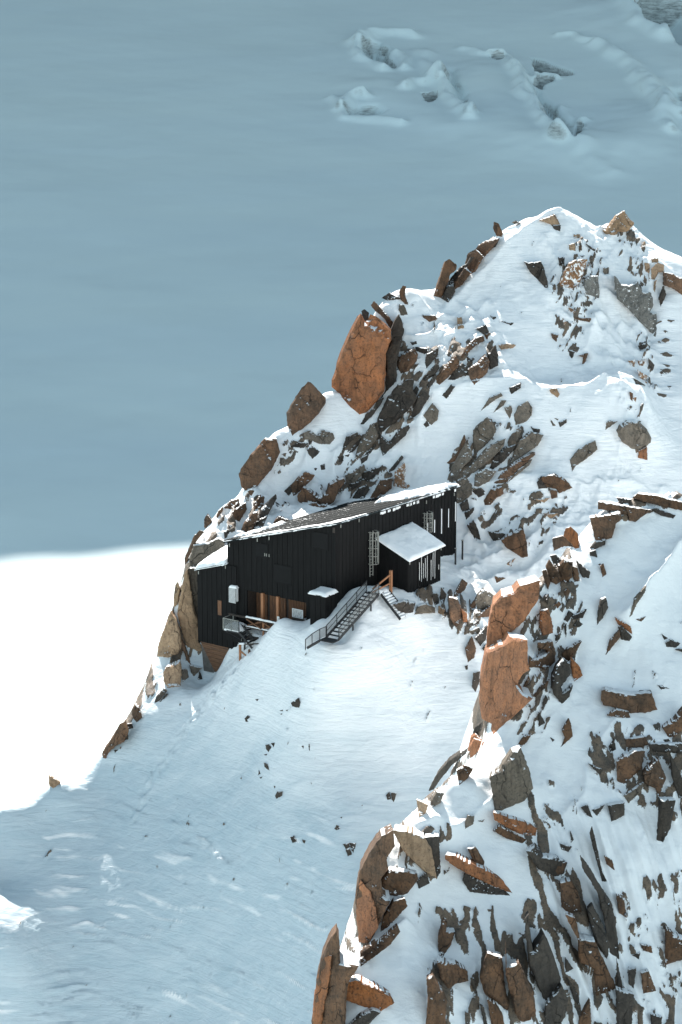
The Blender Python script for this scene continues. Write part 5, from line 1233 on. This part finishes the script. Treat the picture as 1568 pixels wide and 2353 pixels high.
rock('rock_outcrop', 'long knobbly brown outcrop at the lowest end of the cliff edge', H_, [
 "L b v.8 195,1930 230,1880 280,1800 310,1740 350,1720 370,1790 340,1860 280,1890 240,1930 215,1975 195,1970", "L d v.7 365,1740 395,1735 402,1765 370,1772", "L d v.7 330,1810 365,1780 370,1840 340,1850", "L d v.7 275,1920 300,1915 280,1940"], hg)
rock('boulder', 'lone pale tan block with a snow cap on the far left crest', 'boulder', ["S t v.8 p.3 220,230 255,252 268,262 238,282 222,272"], hg)
# ---- stones on the snow slope
for lab, rows in [('small dark cluster of stones at the middle top of the snow slope', ["L d 1510,1590 1560,1560 1568,1590 1560,1620 1520,1612", "L d 1545,1565 1560,1555 1565,1570"]),
 ('crescent shaped dark stone left of the stone cluster', ["L d 1185,1700 1205,1680 1220,1690 1200,1705 1210,1718 1192,1720"]), ('tiny grey stone high on the slope below the broken railing', ["L d 1258,1565 1280,1563 1270,1577"]),
 ('row of tiny dark chips beside the stone cluster', ["L d 1420,1645 1450,1638 1448,1646", "L d 1430,1668 1445,1662 1442,1672", "L d 1470,1640 1488,1636 1480,1648"]),
 ('grey stones heading the line of stones down the slope', ["L d 1330,1885 1350,1882 1366,1900 1350,1930 1335,1910", "L d 1368,1872 1392,1868 1385,1897"]),
 ('long grey stone in the middle of the line of stones', ["L d 1318,2008 1340,2020 1355,2060 1325,2035", "L d 1318,1950 1340,1946 1335,1956"]),
 ('pair of small stones ending the line of stones', ["S d 1160,205 1167,220 1157,226", "S d 1165,237 1180,228 1170,241"]),
 ('upright thin dark stick of rock on the slope right of the line', ["S d 1384,88 1388,88 1389,114 1386,114", "S d 1352,97 1361,94 1360,107"]),
 ('oval dark stone with a bright snow bank behind it', ["S d 1235,318 1243,302 1265,300 1262,318 1240,330"]), ('tiny dark stone above the oval dark stone', ["S d 1228,274 1235,277 1231,285"]),
 ('tiny dark stone alone on the slope right of the oval stone', ["S d 1394,258 1399,262 1396,267"]),
 ('split black stone low on the slope near the spur', ["F d 355,290 368,278 374,304 360,306", "F d 376,282 396,282 386,316 378,306"]),
 ('small dark stone below the split black stone', ["F d 143,425 152,413 166,424 150,431"]), ('tiny dark chip between the split stone and the small dark stone', ["F d 166,380 174,377 172,384"]),
 ('black scree patch in snow at the left of the spur', ["F d 178,490 200,486 205,500 190,510", "F d 205,486 230,487 226,508 210,504", "F d 190,514 205,508 212,530 198,538", "F d 212,512 222,510 220,525"]),
 ('dark scree patch lowest on the slope', ["S d 1302,505 1318,500 1330,522 1312,528", "S d 1355,515 1370,520 1366,532 1358,526"])]:
    rock('stone' if len(rows) == 1 else 'scree', lab, 'stone', rows, hg, 'stones on the snow slope')

# ---- the spur in front
S_ = fg
rock('rock_outcrop', 'long flat brown slabs on the top of the front spur at the right edge', H_, [
 "R b v.7 p.15 1060,165 1190,185 1380,215 1310,260 1280,285 1240,275 1230,240 1160,220 1060,210", "R b v.7 p.15 1270,140 1300,115 1430,135 1600,170 1600,225 1450,190 1330,160", "R d v.7 1380,210 1420,205 1525,245 1510,265 1440,245", "R d v.7 1170,140 1260,150 1240,190 1200,180"], S_, part='slab')
rock('boulder', 'stepped brown block under the long flat slabs', 'boulder', ["R b v.85 p.2 1010,265 1190,230 1200,270 1160,300 1140,380 1070,405 1040,390 1030,340"], S_)
rock('rock_outcrop', 'two small dark rocks under the stepped brown block', H_, ["R d v.7 1010,440 1045,410 1100,395 1095,425 1020,460", "R d v.7 1005,465 1040,460 1050,500 1010,490"], S_)
rock('rock_outcrop', 'brown rock peak on the front spur edge beside the terrace', H_, [
 "R b v.85 p.2 660,380 665,335 710,330 800,365 790,400 780,450 730,495 660,530 640,535", "R b v.8 780,390 840,375 880,400 910,440 850,430 790,460", "R b v.8 735,285 790,260 830,275 825,300 760,305", "R d v.7 735,330 780,310 840,315 830,345 790,340"], S_)
rock('flat_rock', 'bright orange leaning slab on the right of the brown peak', 'rock', ["R o v.85 860,330 890,320 930,360 940,440 915,445 880,400 850,370"], S_)
rock('boulder', 'grey brown block wedged under the brown peak', 'boulder', ["R g v.85 p.25 600,560 640,535 690,570 690,600 600,650"], S_)
rock('rock_outcrop', 'row of leaning brown slabs below the brown peak', H_, [
 "R b v.8 715,590 740,580 765,650 750,700", "R b v.85 740,560 760,520 810,590 835,640 800,665 765,640", "R b v.85 815,560 850,520 900,530 895,620 860,660 830,630", "R b v.8 900,560 930,570 945,640 910,650", "R d v.8 920,520 960,555 1005,590 1000,625 960,620", "R d v.7 765,495 800,490 830,520 800,570"], S_, part='slab')
rock('flat_rock', 'large orange cliff face on the left edge of the front spur, the upper one', 'rock', ["R o v.8 p.12 t4 420,790 470,740 540,720 580,680 700,645 690,760 640,830 600,890 500,980 400,1060 375,1075 385,960 405,850"], S_)
rock('rock_outcrop', 'tallest orange cliff face of the front spur with dark pock marks, below the upper one', H_, [
 "R o v.8 p.12 t4 375,1080 500,1020 520,990 600,1005 625,1010 625,1110 635,1190 590,1220 560,1280 600,1330 655,1360 560,1450 480,1520 415,1580 405,1510 350,1480 335,1380 340,1250 365,1110"], S_)
rock('boulder', 'hooked brown rock right of the tallest orange cliff', 'boulder', ["R b v.7 640,1110 660,1125 740,1090 745,1070 700,1060 690,1025 775,1015 795,1080 790,1140 740,1185 690,1170 640,1170"], S_)
rock('boulder', 'orange brown tooth of rock right of the upper orange cliff', 'boulder', ["R o v.85 p.25 705,830 750,820 770,880 780,960 720,975 700,920"], S_)
for lab, rows in [('small round brown stone high on the front spur', ["R b v.7 850,710 870,695 885,710 875,735 855,730"]), ('small brown stone right above the orange tooth', ["R b v.7 785,795 815,775 830,790 810,810"]),
 ('dark sliver of rock left of the small brown stone', ["R d v.6 735,770 755,730 752,790"]), ('cluster of dark flakes right of the orange tooth', ["R d v.6 850,880 880,830 905,850 870,895", "R d v.6 900,860 985,820 960,870 905,880", "R d v.6 905,920 930,885 960,910 940,925", "R d v.6 850,930 865,910 862,995"]),
 ('small dark hook of rock under the orange tooth', ["R d v.6 795,975 815,970 820,1000 800,1010"]), ('dark upright rock alone in the snow of the front spur', ["R d v.7 1060,830 1075,760 1105,750 1115,810 1085,870 1050,910"]),
 ('brown finger stone near the top of the front spur', ["R b v.7 1070,560 1090,545 1105,600 1085,620", "R b v.7 1058,545 1070,540 1072,555"])]:
    rock('rock_outcrop' if len(rows) > 1 else 'rock', lab, 'rock', rows, S_)
rock('rock_outcrop', 'pointed grey rock with a dark snow streaked base in the middle of the front spur', H_, [
 "R b v.7 840,1090 870,1060 955,1015 920,1080 880,1130 840,1130", "R d v.65 775,1240 800,1170 840,1120 885,1150 885,1220 830,1290 840,1330 900,1280 880,1350 835,1390 790,1340 775,1290"], S_)
rock('flat_rock', 'thin orange brown slab leaning right of the pointed grey rock', 'rock', ["R o v.7 890,1115 940,1170 960,1220 910,1255 895,1180"], S_)
for lab, rows in [('slanting dark brown ledge at the foot of the tallest orange cliff', ["R b v.6 660,1350 700,1300 760,1250 740,1290 680,1350", "R b v.6 600,1290 635,1230 640,1250 610,1310"]), ('small dark rock under the slanting ledge', ["R d v.6 720,1390 740,1350 750,1370 725,1425"]),
 ('small dark arrow shaped rock low beside the trail of ledges', ["R d v.6 695,1450 720,1490 730,1510 695,1530"]), ('brown jagged flake in the snow left of the wide brown slab', ["R b v.65 840,1560 880,1490 890,1520 900,1590 830,1655 855,1600"]),
 ('tiny dark stone left of the jagged flake', ["R d v.6 765,1600 790,1615 780,1625"])]:
    rock('rock_outcrop' if len(rows) > 1 else 'rock', lab, 'rock', rows, S_)
rock('rock_outcrop', 'orange and dark rocks on the small crest in the upper front spur', H_, ["R o v.8 1160,870 1250,920 1265,970 1180,910", "R d v.8 1180,930 1200,920 1260,985 1245,1010 1200,1000", "R b v.6 1105,1095 1130,1010 1185,950 1190,990 1140,1050"], S_)
rock('rock_outcrop', 'dark strip of rock under the bright sunlit crest', H_, ["R g v.6 1250,865 1280,760 1350,680 1340,720 1290,790 1265,850", "R b v.7 1290,880 1345,865 1320,890"], S_)
rock('rock_outcrop', 'wide brown slab jutting from snow at the right of the front spur', H_, ["R b v.85 p.15 1080,1320 1100,1310 1260,1340 1380,1330 1415,1430 1340,1450 1240,1445 1170,1420 1090,1400 1078,1360", "R b v.8 1115,1465 1170,1430 1240,1445 1250,1480 1180,1475", "R d v.7 1310,1315 1370,1310 1385,1335 1330,1335"], S_, part='slab')
for lab, rows in [('dark stones at the right edge above the wide brown slab', ["R d v.7 1470,1020 1500,1005 1555,1025 1530,1050 1475,1045", "R d v.6 1445,970 1480,995 1460,1002", "R d v.7 1530,1065 1600,1050 1600,1090"]), ('flat dark flake above the right end of the wide slab', ["R d v.5 1420,1280 1490,1300 1440,1302"]),
 ('brown rock at the right edge below the wide slab', ["R b v.8 1450,1540 1530,1490 1600,1400 1600,1520 1530,1590 1490,1595"]), ('small flat dark stone below the wide brown slab', ["R d v.6 1455,1615 1485,1610 1495,1622 1465,1625"])]:
    rock('rock_outcrop' if len(rows) > 1 else 'rock', lab, 'rock', rows, S_)
rock('rock_outcrop', 'orange and dark rocks at the notch below the tallest orange cliff', H_, ["R o v.8 285,1600 310,1585 360,1630 340,1675 290,1685 265,1680", "R d v.8 290,1590 310,1540 355,1500 345,1550"], S_)
rock('boulder', 'big pointed grey brown boulder in the middle of the front spur', 'boulder', ["F g v.85 p.28 t2 790,260 780,220 820,190 870,110 905,95 940,190 955,260 920,310 830,350 800,350"], S_)
rock('rock', 'small brown rock above the tip of the big pointed boulder', 'rock', ["F b v.6 895,80 920,50 950,38 930,70 905,92"], S_)
rock('rock_outcrop', 'orange shelf rock below the big pointed boulder', H_, ["F o v.85 p.2 795,360 840,375 920,400 970,425 965,455 900,445 850,420 800,390", "F b v.8 795,435 820,415 880,450 930,470 910,485 850,465"], S_)
rock('rock_outcrop', 'dark brown ribs along the left edge of the spur below the notch', H_, ["F d v.7 530,270 560,210 610,150 690,95 680,120 620,170 580,220 550,265", "F b v.8 645,190 680,170 710,180 690,215 655,245", "F o v.8 700,90 715,60 752,72 735,105 700,135"], S_)
rock('rock_outcrop', 'small tan and grey rocks on the left edge above the tan block', H_, ["F t v.8 480,310 525,330 515,360 490,378", "F g v.7 540,310 560,275 590,280 575,320 540,340", "F d v.7 400,395 430,345 475,315 440,370 415,395"], S_)
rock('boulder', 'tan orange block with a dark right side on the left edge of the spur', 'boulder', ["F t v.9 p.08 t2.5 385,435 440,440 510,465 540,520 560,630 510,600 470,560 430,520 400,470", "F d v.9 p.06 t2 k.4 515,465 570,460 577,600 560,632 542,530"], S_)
rock('rock_outcrop', 'massive dark orange cliff under the tan block', H_, [
 "F b v.85 p.18 t4 335,460 383,435 390,500 355,545 360,590 330,640 340,700 370,720 340,780 320,830 280,900 245,890 235,800 230,700 250,600 285,530", "F o v.85 p.1 t2 k-.25 232,700 250,640 290,690 310,760 320,830 275,898 243,890 235,800",
 "F b v.7 365,595 430,602 480,612 480,640 440,690 390,700 345,690 335,640", "F b v.7 345,790 385,725 430,715 440,745 360,830 330,850"], S_, part='cliff_face')
rock('rock_outcrop', 'small brown rocks along the snow edge right of the massive cliff', H_, ["F d v.7 480,640 520,610 530,650 490,670", "F b v.7 310,905 400,825 410,850 370,900 320,940", "F b v.7 250,930 310,890 320,940 250,990"], S_)
rock('rock_outcrop', 'tall brown orange pillar in the lower left corner of the spur', H_, ["F b v.9 p.15 t4 150,850 160,900 165,980 240,990 200,1050 190,1110 185,1280 45,1280 60,1130 75,1030 90,960 120,890", "F o v.9 p.08 t2 k-.2 75,1030 95,960 130,950 120,1050 100,1150 85,1260 48,1270 60,1130"], S_, part='cliff_face')
rock('boulder', 'smooth orange block under snow near the bottom of the spur', 'boulder', ["F o v.9 p.16 190,1060 230,1050 310,1080 370,1110 385,1140 330,1175 250,1150 190,1130"], S_)
rock('rock', 'dark rock under the smooth orange block', 'rock', ["F d v.7 190,1240 250,1190 300,1170 330,1180 260,1250"], S_)
rock('rock_outcrop', 'overhanging orange ledge with a dark hollow in the middle of the lower spur', H_, ["F o v.85 p.1 600,535 640,540 720,580 780,605 830,640 870,690 800,665 720,625 650,590 600,555", "F b v.8 690,510 720,505 755,560 750,595 715,560", "F d v.7 k.3 670,640 680,605 740,640 840,680 860,700 790,695 700,685"], S_)
rock('boulder', 'dark brown boulder with snow on top right of the overhanging ledge', 'boulder', ["F d v.8 p.25 930,520 965,500 1000,540 1050,545 1095,565 1080,610 1045,620 980,590", "F b v.8 1035,560 1092,565 1078,608 1045,618"], S_)
for lab, rows in [('small dark rock right above the dark brown boulder', ["F d v.7 1070,490 1115,500 1100,520 1075,510"]), ('thin dark sliver above the dark brown boulder', ["F d v.6 1110,440 1122,470 1112,482"]), ('small grey rocks in the snow left of the orange shelf', ["F g v.7 680,400 690,375 715,375 710,405 680,425", "F g v.6 730,395 758,388 750,398"]),
 ('brown dark spike in snow low in the middle of the spur', ["F b v.7 590,800 605,810 600,850 635,850 620,900 585,950 570,940 570,870"]), ('wide brown rock below the brown spike', ["F b v.75 565,970 640,985 685,1010 690,1050 640,1060 610,1080 580,1040"]),
 ('dark brown stack of rock at the bottom edge', ["F b v.75 520,1050 545,1030 560,1060 600,1130 595,1260 515,1260 530,1130"])]:
    rock('rock_outcrop' if len(rows) > 1 else 'rock', lab, 'rock', rows, S_)
rock('rock_outcrop', 'broken brown wall at the bottom middle of the spur', H_, ["F b v.75 740,1040 770,940 830,960 840,1080 860,1140 850,1170 800,1130 760,1100", "F b v.75 845,900 850,1000 900,980 925,1040 960,1100 970,1200 900,1220 870,1120 850,1040", "F b v.7 770,1130 800,1145 830,1190 840,1240 790,1240", "F d v.7 700,1040 715,1045 730,1110 720,1100", "F d v.7 740,1150 755,1160 770,1230 755,1230"], S_)
rock('rock_outcrop', 'tall black cliff in the steep lower right face', H_, ["F d v.75 p.15 925,800 940,780 945,860 960,930 1000,860 1040,950 1070,1040 1050,1110 1010,1140 980,1080 940,980", "F d v.7 1055,1100 1075,1075 1100,1130 1085,1200 1060,1240 1005,1240 1010,1150", "F d v.6 1098,1040 1140,1110 1145,1150 1125,1130"], S_)
rock('flat_rock', 'brown block standing right of the snow rib in the steep face', 'rock', ["F b v.75 1070,650 1110,640 1140,690 1155,765 1100,770 1075,745"], S_)
rock('rock_outcrop', 'long black streak of rock slanting down the steep face', H_, ["F d v.6 1150,540 1200,610 1240,680 1280,740 1300,850 1310,960 1270,930 1250,800 1220,690 1160,590", "F d v.6 1180,760 1200,740 1240,820 1270,900 1260,960 1210,890", "F d v.6 1200,420 1215,480 1240,600 1260,640 1240,640 1215,540 1190,450", "F d v.6 1300,960 1320,1060 1330,1130 1305,1080"], S_)
rock('rock_outcrop', 'brown blocks left of the long black streak', H_, ["F b v.7 1090,780 1130,800 1150,880 1210,890 1240,960 1300,1080 1215,1110 1205,1000 1150,970 1140,880", "F d v.6 1090,960 1120,1000 1090,1015", "F d v.7 1300,1090 1370,1110 1360,1250 1300,1250", "F b v.7 1150,1200 1190,1130 1195,1250 1140,1250"], S_)
rock('rock_outcrop', 'dark brown blocks high in the right of the steep face', H_, ["F b v.75 1300,150 1370,110 1415,110 1400,180 1330,240 1305,230", "F b v.75 1340,60 1410,50 1435,80 1380,95 1340,90", "F d v.75 1440,80 1560,75 1600,90 1600,120 1450,110", "F g v.7 1330,290 1410,240 1400,270 1350,320", "F b v.75 1410,200 1470,140 1500,220 1470,295 1460,260 1420,240",
 "F d v.7 1520,120 1600,280 1555,300 1530,220", "F d v.7 1270,90 1290,60 1295,100 1275,110", "F b v.75 1500,10 1550,-10 1545,40 1510,45"], S_)
for lab, rows in [('long hanging dark rock below the high brown blocks', ["F d v.75 1480,310 1540,310 1520,420 1490,480 1465,470"]), ('dark rocks in the snow left of the long hanging rock', ["F d v.7 1265,330 1330,320 1330,370 1280,395", "F d v.6 1200,350 1250,330 1220,372", "F d v.6 1155,340 1180,330 1200,380 1180,370"]), ('dark arrow of rock left of the high brown blocks', ["F d v.6 1185,160 1240,185 1230,205"]),
 ('narrow brown rock right of the long black streak', ["F b v.7 1250,540 1280,560 1290,595 1260,570", "F b v.7 1300,700 1330,720 1340,790 1310,770"]), ('large dark brown rock at the lower right picture edge', ["F b v.75 1500,950 1505,840 1530,860 1600,890 1600,950 1500,985"]),
 ('scattered brown rocks left of the rock at the lower right edge', ["F b v.7 1400,900 1440,910 1445,935 1410,925", "F b v.7 1400,1020 1430,1010 1460,1090 1410,1100", "F d v.7 1350,1010 1380,1000 1370,1080 1350,1060", "F d v.7 1365,945 1395,935 1390,960"]), ('dark rock in the bottom right corner', ["F d v.7 1440,1190 1485,1200 1480,1240 1445,1240"])]:
    rock('rock_outcrop' if len(rows) > 1 else 'rock', lab, 'rock', rows, S_)
print('rocks', ROCKN[0])
